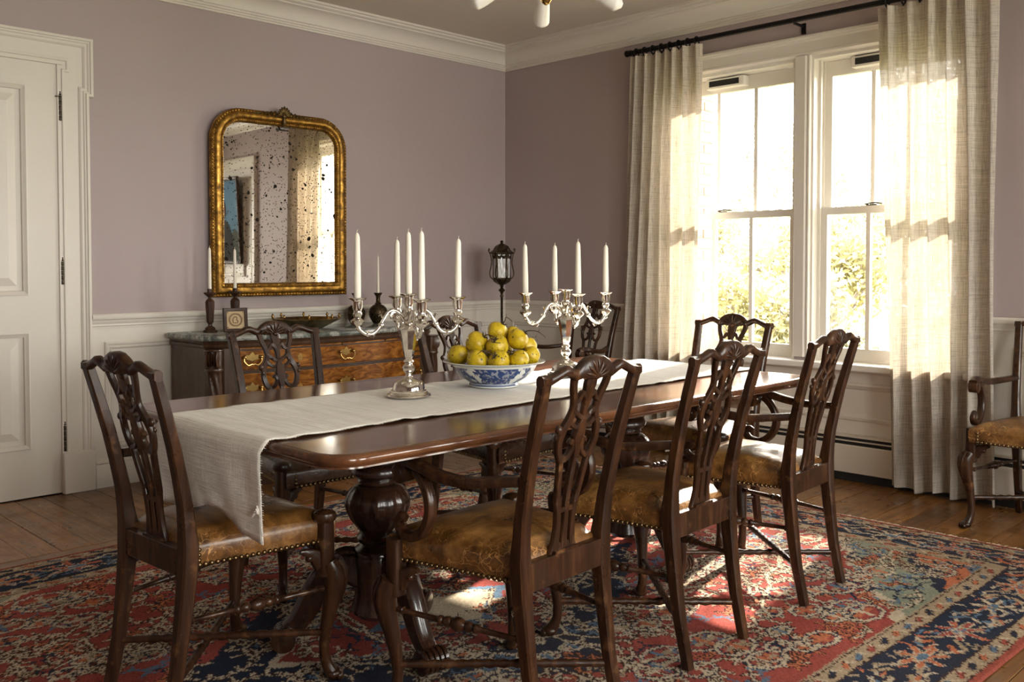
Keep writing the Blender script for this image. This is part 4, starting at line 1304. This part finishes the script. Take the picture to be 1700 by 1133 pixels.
def m_quince():
    k = NT('yellow_quince_skin'); v = k.coord(rnd=20)
    n1 = k.noise(v, 1.2, 5)
    col = k.ramp(n1, [(.3, (.40, .26, .008)), (.55, (.60, .42, .010)), (.75, (.70, .54, .035))])
    sp = k.math('MAXIMUM', k.ramp(k.vor(v, 1.9), [(.14, 1), (.2, 0)]), k.ramp(k.noise(v, 2.6, 3), [(.66, 0), (.70, 1)]))
    k.base(k.mix(k.math('MULTIPLY', sp, k.ramp(k.noise(v, .9, 2), [(.40, 0), (.5, 1)])), col, (.035, .016, .006)), .34, coat=.15)
    k.bump(k.noise(v, 3, 4), .15, .1)
    return k.m
M['quince'] = m_quince()
M['stem'] = NT('dry_brown_stem').base((.06, .03, .015), .8).m
M['calyx'] = NT('dry_dark_calyx').base((.05, .035, .015), .85).m
# (image-right offset, depth offset away from camera, height above cloth, radius)
rv, fv = Vector((1, -1, 0)).normalized(), Vector((1, 1, 0)).normalized()
FR = [(-.128, -.005, .100, .040, 'yellow quince at the left rim of the bowl, crossed by a dark stem'),
      (-.055, -.085, .095, .039, 'yellow quince at the front of the bowl, left of the lowest one'),
      (.018, -.100, .086, .039, 'lowest yellow quince at the front middle of the bowl'),
      (.086, -.070, .096, .036, 'yellow quince at the front right of the bowl'),
      (.134, .000, .101, .034, 'yellow quince at the right rim of the bowl'),
      (-.060, -.015, .150, .041, 'yellow quince high on the left of the heap with a dark calyx'),
      (.014, -.045, .140, .040, 'yellow quince in the middle of the heap'),
      (.014, .015, .186, .037, 'topmost yellow quince of the heap'),
      (.080, -.020, .163, .038, 'yellow quince high on the right of the heap with twiggy stems'),
      (.062, .048, .176, .030, 'yellow quince at the back of the heap, peeping beside the topmost one'),
      (.120, .055, .130, .034, 'yellow quince at the back right, behind the high right one'),
      (-.075, .075, .108, .038, 'yellow quince at the back left, behind the rim one'),
      (.030, .098, .118, .038, 'yellow quince at the rear rim of the bowl'),
      (.0, .03, .085, .045, 'yellow quince buried in the middle of the bowl')]
def f_quince(m):
    prof = []
    for i in range(15):
        t = PI * i / 14; r = math.sin(t); z = -math.cos(t)
        r *= 1 + .06 * z; 
        if i in (13,): r *= 1.1
        prof.append((max(r, .02), z * .93 - (.10 if i == 14 else 0) + (.06 if i == 0 else 0)))
    m.lathe(prof, 22, fl=5, fd=.05, frng=(-.95, .95))
    m.v = [tuple(Vector(v) * (1 + .09 * mnoise.noise(Vector(v) * 1.6))) for v in m.v]
rq = random.Random(12)
# let the fruits settle so that they touch without running into each other
Q_ = [[Vector((f[0], f[1], f[2])), f[3], f[4]] for f in FR]
for it in range(60):
    for i in range(len(Q_)):
        for j in range(i):
            dv_ = Q_[i][0] - Q_[j][0]; L_ = dv_.length; gap = (Q_[i][1] + Q_[j][1]) * .985 - L_
            if gap > 0:
                pv = dv_ / max(L_, 1e-4) * gap * .5; Q_[i][0] += pv; Q_[j][0] -= pv
    for q in Q_:
        rr = math.hypot(q[0].x, q[0].y); lim = .150 + max(0, q[0].z - .105) * .2 - q[1] * .62
        if rr > lim: q[0].x *= lim / rr; q[0].y *= lim / rr
        q[0].z = max(q[0].z, .030 + q[1] + max(0, rr - .06) * .55)
FR = [(q[0].x, q[0].y, q[0].z, q[1], q[2]) for q in Q_]
for dx, dd, h, r, lab in FR:
    p = Vector((BX, BY, CT)) + rv * dx + fv * dd + Vector((0, 0, h))
    t = thing('quince', lab, 'fruit', p, 0, 'yellow quinces in the bowl')
    tl = Vector((rq.uniform(-.9, .9), rq.uniform(-.9, .9), rq.uniform(.4, 1)))
    t.rotation_euler = tl.to_track_quat('Z', 'Y').to_euler(); t.scale = (r, r, r)
    cpart('quince', 'flesh', f_quince, M['quince'], t, 70)
    mb = MB()
    for k in range(5):
        a = 2 * PI * k / 5 + rq.random()
        mb.tube([(.05 * math.cos(a), .05 * math.sin(a), .84), (.22 * math.cos(a), .22 * math.sin(a), 1.0), (.40 * math.cos(a), .40 * math.sin(a), .98 + rq.uniform(-.05, .15))], [.05, .07, .02], 5)
    mb.ell((0, 0, .86), (.14, .14, .09), 8, 5)
    mb.build('calyx', M['calyx'], t, smooth=60)
    mb = MB(); a = rq.uniform(0, 6.3); L_ = rq.uniform(1.0, 2.2)
    pts = spline([(0, 0, .86), (.12 * math.cos(a), .12 * math.sin(a), 1.1 + .1 * L_), (.5 * L_ * math.cos(a), .5 * L_ * math.sin(a), 1.05 + .45 * L_), (.8 * L_ * math.cos(a + .5), .8 * L_ * math.sin(a + .5), 1.1 + .5 * L_)], 4)
    mb.tube(pts, [.06 - .0025 * i for i in range(len(pts))], 5)
    mb.tube([pts[-5], pts[-5] + Vector((.25 * math.cos(a - 1), .25 * math.sin(a - 1), .3))], [.03, .015], 5)
    mb.build('stem', M['stem'], t, smooth=60)

# ------------------------------------------------------------------ sideboard (bow-fronted commode)
SBX, SBZ = -1.885, .812
sb = thing('sideboard', 'bow-fronted walnut commode with marble top and brass drawer pulls', 'sideboard', (SBX, -.048, 0))
HW = .765
def bow(x, off=0):
    return -(.452 + off) - .105 * (1 - (x / .69) ** 2)
def plan(off):
    pts = [(-HW - off, .0), (-HW - off, -.385 - off * .4)]
    pts += [(-.69 - off * .4, -.452 - off)]
    pts += [(x, bow(x, off)) for x in [-.62 + 1.24 * i / 20 for i in range(21)]]
    pts += [(.69 + off * .4, -.452 - off), (HW + off, -.385 - off * .4), (HW + off, 0)]
    return pts
def slab(off, z0, z1): return MB().prism(plan(off), z0, z1, lambda a, b, d: (a, b, d))
slab(0, .07, .745).build('carcass', M['side_wood'], sb, smooth=25)
mb = MB(); mb.rings([[(a, b, z) for a, b in plan(o_)] for o_, z in ((-.004, .740), (.004, .745), (.010, .752), (.012, .762), (.006, .768), (.012, .774), (.016, .782))])
mb.build('frieze_moulding', M['side_wood'], sb, smooth=30)
mb = MB(); mb.rings([[(a, b, z) for a, b in plan(o_)] for o_, z in ((.018, .782), (.030, .786), (.034, .796), (.030, .808), (.024, SBZ))])
mb.build('marble_top', M['marble'], sb, smooth=35)
mb = MB(); mb.rings([[(a, b, z) for a, b in plan(o_)] for o_, z in ((.0, .09), (.018, .085), (.018, .03), (.01, .0))]); mb.build('plinth', M['side_wood'], sb, smooth=30)
def drawer(z0, z1, x1=.615):
    mb = MB(); n = 24
    rs = []
    for i in range(n + 1):
        x = -x1 + 2 * x1 * i / n; y = bow(x)
        rs.append([(x, y + .004, z0), (x, y - .006, z0), (x, y - .008, z0 + .003), (x, y - .008, z1 - .003), (x, y - .006, z1), (x, y + .004, z1)])
    mb.rings(rs); d = mb.build('drawer', M['veneer'], sb, smooth=30)
    b = MB()
    for zz in (z0 - .006, z1 + .006):
        b.tube([(x, bow(x) - .004, zz) for x in [-x1 + 2 * x1 * i / n for i in range(n + 1)]], .0035, 6)
    b.build('cock_bead', M['side_wood'], d, smooth=60)
    return d
def f_pull(m):
    pl = [(-.030, .004), (-.024, .014), (-.012, .012), (0, .026), (.012, .012), (.024, .014), (.030, .004), (.024, -.006), (.012, -.008), (0, -.014), (-.012, -.008), (-.024, -.006)]
    m.prism(pl, -.001, -.004, lambda a, b, d: (a, d, b))
    for sx in (1, -1):
        m.ell((sx * .034, -.010, .004), (.0085, .010, .0085), 8, 6)
        m.tube([(sx * .034, 0, .004), (sx * .034, -.012, .004)], .004, 6)
    m.tube(spline([(-.034, -.014, .004), (-.036, -.017, -.012), (-.020, -.019, -.028), (-.006, -.019, -.024), (0, -.019, -.026), (.006, -.019, -.024), (.020, -.019, -.028), (.036, -.017, -.012), (.034, -.014, .004)], 3), .0034, 6)
def f_plate(m):
    m.prism([(-.012, 0), (-.016, .010), (-.006, .018), (0, .026), (.006, .018), (.016, .010), (.012, 0), (.014, -.012), (0, -.022), (-.014, -.012)], -.001, -.003, lambda a, b, d: (a, d, b))
    m.ell((0, -.003, .004), (.0035, .002, .0035), 6, 4)
for z0, z1 in ((.625, .728), (.425, .605), (.232, .405), (.105, .212)):
    d = drawer(z0, z1)
    for hx in (-.565 + .0, .0, .565 - .0):
        hh = cpart('pull', 'drawer_pull', f_pull, M['brass'], d, 40); hh.scale = (1.3, 1.3, 1.3)
        zz = (z0 + z1) / 2 + (.012 if z1 > .7 else .01)
        hx2 = hx * .98
        slope = .105 * 2 * hx2 / .69 ** 2
        hh.location = (hx2, bow(hx2) - .008, zz); hh.rotation_euler = (0, 0, math.atan(slope))
    for hx in (-.29,):
        hh = cpart('plate', 'keyhole_plate', f_plate, M['brass'], d, 30)
        hh.location = (hx, bow(hx) - .008, (z0 + z1) / 2); hh.rotation_euler = (0, 0, math.atan(.105 * 2 * hx / .69 ** 2))
sl = MB(); n = 24
rs = [[(x, bow(x) + .004, .733), (x, bow(x) - .005, .733), (x, bow(x) - .005, .744), (x, bow(x) + .004, .744)] for x in [-.615 + 1.23 * i / n for i in range(n + 1)]]
sl.rings(rs); s_ = sl.build('brushing_slide', M['veneer'], sb, smooth=30)
for hx in (-.02, .3):
    mb = MB(); mb.ell((hx, bow(hx) - .010, .738), (.006, .008, .006), 8, 6); mb.build('slide_knob', M['brass'], s_)
for sx in (-1, 1):
    cx_, cy_ = sx * .742, -.436
    mb = MB()
    zz_ = [.13 + .48 * i / 24 for i in range(25)]
    mb.lathe([(.043, .105), (.046, .118), (.040, .126)] + [(.041 + .004 * (z - .13), z) for z in zz_] + [(.040, .620), (.047, .630), (.044, .640)], 40, (cx_, cy_, 0), fl=7, fd=.30, frng=(.128, .612), twist=22)
    mb.build('spiral_column', M['carved'], sb, smooth=60)
    mb = MB(); a = math.atan2(-.6, sx * .55); c, s2 = math.cos(a), math.sin(a)
    # volute capital over acanthus leaves
    for k in range(5):
        w_ = -.026 + .013 * k
        mb.rings([[(cx_ + (.012 + r_ * math.cos(t)) * c - (w_ + e) * s2, cy_ + (.012 + r_ * math.cos(t)) * s2 + (w_ + e) * c, .692 + r_ * 1.15 * math.sin(t)) for t in [2 * PI * i / 14 for i in range(14)]] for e, r_ in ((-.0062, .032), (0, .044), (.0062, .032))])
    mb.lathe([(.046, .732), (.050, .736), (.048, .742)], 20, (cx_, cy_, 0))
    mb.lathe([(.038, .636), (.043, .645), (.040, .665), (.043, .70), (.042, .734)], 16, (cx_, cy_, 0), fl=8, fd=.2)
    mb.build('scroll_capital', M['carved'], sb, smooth=50)
    mb = MB()
    for k in range(4): mb.ell((cx_ + (.02 + .012) * c - (-.024 + .016 * k) * s2, cy_ + .03 * s2 + (-.024 + .016 * k) * c, .05), (.022, .022, .035), 8, 6)
    mb.box(cx_ - .035, cy_ - .03, .07, cx_ + .035, cy_ + .03, .108)
    mb.build('paw_foot', M['carved'], sb, smooth=50)

# ------------------------------------------------------------------ things on the sideboard
def lathe_thing(name, label, cat, prof, mat, loc, n=20, group=None, smooth=35, **kw):
    o = MB().lathe(prof, n, **kw).build(name, mat, smooth=smooth); o.location = loc
    return tag(o, label, cat, group)
STK = [(.040, 0), (.042, .004), (.038, .012), (.028, .016), (.030, .022), (.024, .028), (.012, .036), (.011, .046), (.018, .054), (.020, .062), (.022, .10), (.026, .150), (.026, .170), (.020, .180), (.010, .188), (.009, .194), (.022, .204), (.034, .214), (.036, .220), (.030, .222), (.014, .219), (.014, .240), (.012, .242), (.011, .22)]
M['stickwood'] = m_wood('dark_turned_walnut', (.012, .005, .003), (.05, .02, .009), (.11, .05, .022), rough=.45, coat=.04, spec=.25)
STICKS = [(-2.50, -.20, 'dark turned wooden candlestick at the left end of the sideboard', 'white candle in the leftmost sideboard candlestick', .250),
          (-2.315, -.14, 'dark wooden candlestick behind the framed tile', 'white candle in front of the mirror, behind the framed tile', .245)]
for x, y, la, lc, h in STICKS:
    lathe_thing('candlestick', la, 'candlestick', STK, M['stickwood'], (x, y, SBZ), 8 if x < -2.4 else 16, 'wooden candlesticks', 28)
    make_candle('taper_candle', lc, (x, y, SBZ + .222), h, .0095, .0075, group='candles on the sideboard')
# framed tile leaning back
ft = thing('framed_tile', 'small wooden frame holding a tan tile with a round embossed medallion', 'frame', (-2.387, -.28, SBZ))
ft.rotation_euler = (R(-9), 0, R(-18))
frame_rect([(0, -.02), (0, .004), (.003, .007), (.016, .006), (.019, .002), (.019, -.004)], -.066, .066, 0, .135, lambda a, b, h: (a, -h, b)).build('frame', M['stickwood'], ft, smooth=25)
M['tile'] = m_paint('tan_tile', (.50, .36, .19), .12, .5, .3, 40)
MB().box(-.05, -.001, .016, .05, .016, .119).build('tile', M['tile'], ft, smooth=0)
mb = MB()
for rr in (.036, .031): mb.tube([(rr * math.cos(2 * PI * i / 28), -.002, .068 + rr * math.sin(2 * PI * i / 28)) for i in range(28)], .0018, 5, closed=True)
mb.tube(spline([(-.012, -.002, .05), (-.014, -.002, .07), (-.004, -.002, .086), (.008, -.002, .08), (.006, -.002, .068), (.014, -.002, .06), (.008, -.002, .05), (-.01, -.002, .052)], 3), .0025, 5)
for x_, z_ in ((-.042, .026), (.042, .026), (-.042, .11), (.042, .11)): mb.ell((x_, -.002, z_), (.004, .002, .004), 6, 4)
mb.build('medallion', NT('brown_relief').base((.22, .13, .06), .5).m, ft)
# brass dish with little finials on the rim
dish = thing('brass_dish', 'wide tarnished brass dish with small knobs around its rim', 'dish', (-1.945, -.30, SBZ))
MB().lathe([(.0, .004), (.085, .002), (.090, .0), (.10, .006), (.15, .030), (.185, .048), (.200, .056), (.203, .060), (.198, .062), (.18, .054), (.14, .034), (.09, .012), (.0, .010)], 48, cap=False).build('bowl', M['tray'], dish)
for k in range(8):
    a = 2 * PI * k / 8 + .3
    def fk(m): m.lathe([(.006, 0), (.0075, .002), (.004, .006), (.0085, .014), (.008, .020), (.004, .023), (.006, .027), (.002, .031)], 10)
    o = cpart('dish_knob', 'rim_knob', fk, M['brass'], dish); o.location = (.192 * math.cos(a), .192 * math.sin(a), .058)
# bronze bottle vase with a thin candle, and its partner behind the candelabrum
VASE = [(r * (1.16 if z < .12 else 1.05), z) for r, z in [(.026, 0), (.030, .004), (.036, .016), (.046, .036), (.052, .060), (.052, .078), (.045, .100), (.030, .116), (.018, .124), (.020, .130), (.014, .136), (.013, .160), (.015, .176), (.024, .190), (.027, .196), (.022, .197), (.010, .190)]]
for x, y, la, lc, nm in ((-1.345, -.20, 'bulbous chased bronze bottle vase holding a thin candle', 'thin white candle standing in the bronze bottle vase', 'bronze_vase'),
                         (-1.49, -.16, 'dark bronze vase mostly hidden behind the left taper of the candelabrum', 'thin white candle hidden behind the left taper of the candelabrum', 'bronze_vase')):
    lathe_thing(nm, la, 'vase', VASE, M['bronze'], (x, y, SBZ), 24, 'bronze vases on the sideboard', 50)
    make_candle('taper_candle', lc, (x, y, SBZ + .19), .245 if x > -1.4 else .22, .0085, .006, group='candles on the sideboard')

# ------------------------------------------------------------------ mirror
mi = thing('wall_mirror', 'gilt arched-corner mirror with foxed glass and a carved shell on top', 'mirror', (-1.962, -.052, 1.0))
MW, MH, MR = .905, 1.10, .19
mi.rotation_euler = (R(.2), 0, R(-2.0))
def mpath(d, n=10):
    """closed outline in (x,z), inset by d, from lower left counter-clockwise"""
    w_, r = MW / 2 - d, max(MR - d, .02)
    pts = [(-w_, d), (w_, d)]
    top = MH - d
    pts += [(w_ - r + r * math.cos(R(90 * i / n)), top - r + r * math.sin(R(90 * i / n))) for i in range(n + 1)]
    pts += [(-w_ + r - r * math.sin(R(90 * i / n)), top - r + r * math.cos(R(90 * i / n))) for i in range(n + 1)]
    return pts
mb = MB()
PR = [(.0, .0), (.0, .020), (.004, .026), (.010, .028), (.016, .030), (.020, .036), (.028, .043), (.040, .046), (.052, .043), (.058, .036), (.062, .032), (.068, .030), (.072, .030), (.078, .022), (.081, .014)]
mb.rings([[(x, -h, z) for x, z in mpath(d)] for d, h in PR], cap=False)
fr_o = mb.build('gilt_frame', M['gold'], mi, smooth=50)
def beads(d, h, step, r, name, sq=1):
    P = [Vector((x, 0, z)) for x, z in mpath(d, 14)]; P.append(P[0]); mb = MB(); acc = 0
    for a, b in zip(P, P[1:]):
        L_ = (b - a).length; t = -acc + step
        while t < L_:
            p = a + (b - a) * (t / L_); mb.ell((p.x, -h, p.z), (r, r * .7, r * sq), 6, 4); t += step
        acc = L_ - (t - step)
    o = mb.build(name, M['gold'], fr_o, smooth=60, recalc=False); o['kind'] = 'stuff'
beads(.068, .032, .0145, .0056, 'inner_beading')
beads(.012, .030, .019, .0078, 'outer_leaf_carving')
mb = MB(); mp = mpath(.078); mb.add([(x, -.012, z) for x, z in mp] + [(x, -.006, z) for x, z in mp], [tuple(range(len(mp))), tuple(range(2 * len(mp) - 1, len(mp) - 1, -1))])
mb.build('mirror_glass', M['mirror'], mi, smooth=0)
mp = mpath(.004); MB().add([(x, -.004, z) for x, z in mp] + [(x, 0.004, z) for x, z in mp], [tuple(range(len(mp))), tuple(range(2 * len(mp) - 1, len(mp) - 1, -1))]).build('backing', M['side_wood'], mi, smooth=0)
mb = MB(); zc = MH - .012
for k in range(-4, 5):
    a = R(90 + k * 19); L_ = .060 - .004 * abs(k)
    mb.tube([(t * L_ * math.cos(a), -.046 - .012 * math.sin(t * PI * .8), zc - .012 + t * L_ * math.sin(a)) for t in (.1, .4, .75, 1.0)], [.003, .007, .0095, .004], 6)
mb.ell((0, -.052, zc - .012), (.016, .012, .014), 10, 6)
mb.tube([(0, -.050, zc - .02), (0, -.050, zc - .05), (0, -.040, zc - .078)], [.010, .014, .004], 8)
for sx in (1, -1):
    for k in range(6):
        x0 = sx * (.04 + .026 * k)
        mb.tube([(x0, -.034, zc - .005), (x0 + sx * .014, -.040, zc + .012 - .0035 * k), (x0 + sx * .030, -.032, zc + .006 - .004 * k)], [.006, .0075 - .0006 * k, .002], 6)
        mb.tube([(x0, -.034, zc - .006), (x0 + sx * .012, -.04, zc - .018), (x0 + sx * .026, -.032, zc - .016)], [.005, .006 - .0005 * k, .002], 6)
mb.build('shell_crest', M['gold_dark'], mi, smooth=60)

# ------------------------------------------------------------------ standing lantern in the corner
ln = thing('standing_lantern', 'dark bronze floor lantern with seeded glass in the room corner', 'lantern', (-.375, -.345, 0))
MB().lathe([(.13, 0), (.135, .008), (.12, .018), (.06, .03), (.03, .045), (.018, .07), (.012, .09)], 24).build('foot', M['bronze'], ln)
MB().lathe([(.0085, .07), (.0085, .96), (.012, .965), (.012, .975), (.0085, .98), (.011, .995), (.022, 1.005), (.024, 1.012), (.012, 1.022), (.009, 1.03), (.014, 1.04), (.009, 1.048)], 14).build('pole', M['bronze'], ln)
cg = MB(); n6 = 6
def hexr(r, z, n=6, a0=PI / 12): return [(r * math.cos(a0 + 2 * PI * i / n), r * math.sin(a0 + 2 * PI * i / n), z) for i in range(n)]
cg.rings([hexr(r, z) for r, z in ((.012, 1.045), (.03, 1.052), (.055, 1.068), (.066, 1.085), (.060, 1.09), (.060, 1.098))])
cg.build('lower_cup', M['bronze'], ln, smooth=20)
cg = MB(); cg.rings([hexr(r, z) for r, z in ((.066, 1.262), (.085, 1.268), (.087, 1.276), (.076, 1.282), (.062, 1.292), (.054, 1.308), (.044, 1.322), (.026, 1.332), (.014, 1.338))])
cg.lathe([(.012, 1.336), (.008, 1.342), (.013, 1.350), (.009, 1.357), (.003, 1.362)], 12)
cg.build('domed_roof', M['bronze'], ln, smooth=20)
for i in range(6):
    a = PI / 12 + 2 * PI * i / 6; c, s_ = math.cos(a), math.sin(a)
    mb = MB()
    mb.tube([(r * c, r * s_, z) for r, z in ((.060, 1.094), (.059, 1.18), (.064, 1.264))], .0045, 6)
    mb.tube(spline([(r * c, r * s_, z) for r, z in ((.064, 1.088), (.080, 1.105), (.084, 1.135), (.076, 1.175), (.072, 1.215), (.080, 1.262), (.092, 1.285), (.090, 1.298), (.083, 1.294))], 3), .0045, 6)
    mb.ell((.089 * c, .089 * s_, 1.296), (.007, .007, .010), 8, 5)
    mb.build('scroll_bracket', M['bronze'], ln, smooth=60)
    a2 = a + 2 * PI / 6; p, q = Vector((.058 * c, .058 * s_, 0)), Vector((.058 * math.cos(a2), .058 * math.sin(a2), 0))
    mb = MB(); nrm = ((p + q) / 2).normalized() * .0015
    mb.add([p + Vector((0, 0, 1.095)) - nrm, q + Vector((0, 0, 1.095)) - nrm, q * 1.04 + Vector((0, 0, 1.265)) - nrm, p * 1.04 + Vector((0, 0, 1.265)) - nrm,
            p + Vector((0, 0, 1.095)) + nrm, q + Vector((0, 0, 1.095)) + nrm, q * 1.04 + Vector((0, 0, 1.265)) + nrm, p * 1.04 + Vector((0, 0, 1.265)) + nrm],
           [(0, 1, 2, 3), (7, 6, 5, 4), (0, 4, 5, 1), (1, 5, 6, 2), (2, 6, 7, 3), (3, 7, 4, 0)])
    mb.build('glass_pane', M['lglass'], ln, smooth=0)
    mb = MB()
    for t in [j / 6 for j in range(7)]:
        v = p + (q - p) * t; mb.ell((v.x * 1.06, v.y * 1.06, 1.252 - .012 * abs(math.sin(t * PI * 2))), (.008, .008, .012), 6, 4)
    mb.build('pierced_gallery', M['bronze'], ln, smooth=60)

# ------------------------------------------------------------------ ceiling light
cl = thing('ceiling_light', 'brass ceiling light with drooping frosted glass petals over the table', 'light', (-2.575, -2.815, 0))
MB().lathe([(.09, ZC), (.09, ZC - .012), (.05, ZC - .03), (.014, ZC - .04), (.009, ZC - .06), (.009, 2.24), (.03, 2.23), (.045, 2.21), (.045, 2.18), (.03, 2.16), (.012, 2.15), (.01, 2.125), (.016, 2.115), (.019, 2.105), (.014, 2.095), (.004, 2.088)], 20).build('stem_and_finial', M['brass'], cl)
for k in range(4):
    a = R(-45 + 90 * k + 2); c, s_ = math.cos(a), math.sin(a)
    ar = MB(); ar.tube([(r * c, r * s_, z) for r, z in ((.03, 2.195), (.07, 2.20), (.10, 2.185))], .006, 8)
    ar.lathe([(.014, 2.17), (.018, 2.18), (.012, 2.20)], 10, (.10 * c, .10 * s_, 0))
    ar.build('light_arm', M['brass'], cl)
    mb = MB(); P = spline([(.085, 2.190), (.13, 2.165), (.18, 2.135), (.225, 2.108), (.252, 2.094)], 4); n = len(P)
    mb.tube([(p.x * c, p.x * s_, p.y) for p in P] + [((.266) * c, .266 * s_, 2.088)], [.016 + .014 * math.sin(min(1, i / n * 1.15) * PI / 2) for i in range(n - 1)] + [.024, .008], 14)
    mb.build('glass_petal', M['frost'], cl, smooth=60)

# ------------------------------------------------------------------ seen in the mirror: casing, door and portrait on the window wall
c2 = struct(sweep2d([(-5.60, .2), (-5.60, 2.36), (-4.46, 2.36), (-4.46, .2)], [(-d, h) for d, h in CASE], fR).build('trim_13', M['trim'], smooth=25), 'white door casing on the window wall, seen in the mirror', 'trim')
d2 = struct(empty('door_2'), 'white panelled door on the window wall, seen only in the mirror', 'door')
MB().box(-.012, -5.45, .01, .0, -4.61, 2.21).build('door_leaf', M['trim'], d2, smooth=0)
for z0, z1 in ((.25, .85), (1.03, 2.09)): frame_rect(PANEL, -5.32, -4.73, z0, z1, lambda a, b, h: (-.008 - h, a, b)).build('panel_moulding', M['trim'], d2, smooth=25)
pt = thing('portrait_painting', 'framed portrait of a dark-clothed sitter against blue sky, reflected in the mirror', 'painting', (-.05, -5.03, 1.17))
pt.rotation_euler = (0, R(-3), 0)
fP = lambda a, b, h: (-h, a, b)
frame_rect([(0, -.01), (0, .016), (.008, .022), (.030, .018), (.042, .008), (.042, 0)], -.30, .30, 0, .98, fP).build('picture_frame', M['stickwood'], pt, smooth=25)
def flat(name, poly, h, col):
    MB().prism(poly, h, h + .0015, lambda a, b, d: (-d, a, b)).build(name, NT('paint_' + name).base(col, .85, spec=.2).m, pt, smooth=0)
flat('painted_sky', [(-.262, .04), (.262, .04), (.262, .94), (-.262, .94)], 0, (.10, .20, .29))
flat('painted_hills', [(-.262, .04), (.262, .04), (.262, .34), (.15, .40), (.05, .33), (-.08, .42), (-.262, .36)], .002, (.05, .06, .045))
flat('painted_coat', [(-.262, .04), (.10, .04), (.09, .30), (.02, .44), (-.06, .50), (-.20, .50), (-.262, .44)], .004, (.018, .016, .014))
flat('painted_hair', [(-.13 + .085 * math.cos(t), .62 + .115 * math.sin(t)) for t in [2 * PI * i / 16 for i in range(16)]], .004, (.03, .016, .008))
flat('painted_face', [(-.125 + .055 * math.cos(t), .605 + .078 * math.sin(t)) for t in [2 * PI * i / 16 for i in range(16)]], .006, (.32, .19, .12))

# ------------------------------------------------------------------ outdoors
o = MB().box(.25, -30, -1.3, 40, 25, -1.2).build('ground', M['grass'], smooth=0); struct(o, 'lawn outside the windows', 'ground')
o = MB().box(-40, -30, -1.3, XF - .3, 25, -1.2).build('ground', M['grass'], smooth=0); struct(o, 'lawn on the far side of the house', 'ground')
bp = thing('brick_pier', 'red brick pier outside the left window', 'pier', (0, 0, 0))
PXa, PXb, PYa, PYb = .30, .63, -1.42, -1.15
MB().box(PXa + .004, PYa + .004, -1.2, PXb - .004, PYb, 3.2).build('mortar_core', M['mortar'], bp, smooth=0)
CACHE['brick'] = MB().box(-.105, -.05, -.031, .105, .05, .031).mesh('brick', 30, .004)
CACHE['halfbrick'] = MB().box(-.0525, -.05, -.031, .0525, .05, .031).mesh('brick', 30, .004)
z = .2; row = 0
while z < 2.7:
    seq = [('brick', PXa + .105), ('halfbrick', PXa + .2725)] if row % 2 == 0 else [('halfbrick', PXa + .0525), ('brick', PXa + .22)]
    for kk, xx in seq:
        o = link('brick', CACHE[kk], M['brick'], bp); o.location = (xx + random.uniform(-.002, .002), PYa + .046 + random.uniform(-.003, .002), z + .035)
    z += .073; row += 1

def tree(label, x, y, h, seed, leafm, nleaf=2600, lsz=.05, group='trees outside the windows'):
    rt = random.Random(seed); br = MB(); tips = []
    t = thing('tree', label, 'tree', (x, y, -1.2), 0, group)
    def grow(p, d, L_, r, lvl):
        pts = [p]; q = p.copy(); dd = d.copy(); n = 4
        for i in range(n):
            dd = (dd + Vector((rt.uniform(-.22, .22), rt.uniform(-.22, .22), rt.uniform(-.05, .16)))).normalized()
            q = q + dd * (L_ / n); pts.append(q)
        br.tube(pts, [r * (1 - .45 * i / n) for i in range(n + 1)], 5, cap=False)
        if lvl >= 2: tips.extend(pts[1:])
        if lvl < 4:
            for k in range(3 if lvl else 5):
                b = pts[rt.randint(2, n)]
                nd = (dd + Vector((rt.uniform(-1, 1), rt.uniform(-1, 1), rt.uniform(-.25, .7))) * .85).normalized()
                grow(b, nd, L_ * rt.uniform(.5, .72), r * .5, lvl + 1)
    grow(Vector((0, 0, 0)), Vector((0, 0, 1)), h * .40, h * .02, 0)
    br.build('branches', M['bark'], t, smooth=60, recalc=False)
    V = []; Fc = []
    for i in range(nleaf):
        p = rt.choice(tips) + Vector((rt.gauss(0, .16), rt.gauss(0, .16), rt.gauss(0, .14)))
        a = Vector((rt.uniform(-1, 1), rt.uniform(-1, 1), rt.uniform(-1, 1))).normalized(); b = a.orthogonal().normalized(); s_ = lsz * rt.uniform(.6, 1.3)
        k = len(V); V += [p - a * s_, p + b * s_ * .5, p + a * s_, p - b * s_ * .5]; Fc.append((k, k + 1, k + 2, k + 3))
    mb = MB(); mb.v = V; mb.f = Fc
    fo = mb.build('foliage', leafm, t, smooth=0, recalc=False); fo['kind'] = 'stuff'
tree('tall yellow-leaved tree seen through the left window beside the brick pier', 5.6, 2.1, 5.4, 3, M['leaf_y'], 6000, .055)
tree('slender pale tree seen through the middle panes of the left window', 7.2, 1.9, 6.2, 8, M['leaf_g'], 4500, .05)
tree('yellow-green tree seen through the left half of the right window', 5.4, .45, 4.6, 15, M['leaf_y'], 6000, .05)
tree('sparse grey-branched tree seen through the right half of the right window', 6.6, -.5, 5.6, 21, M['leaf_g'], 3500, .05)
tree('low yellow bush under the trees beyond the left window', 4.8, 1.15, 2.7, 31, M['leaf_y'], 6500, .045)
tree('low pale bush beyond the right window near the sill', 4.4, -.25, 2.6, 37, M['leaf_g'], 6500, .045)
tree('wide distant bush filling the view behind the mullion', 8.6, 1.6, 4.0, 44, M['leaf_y'], 7000, .06)
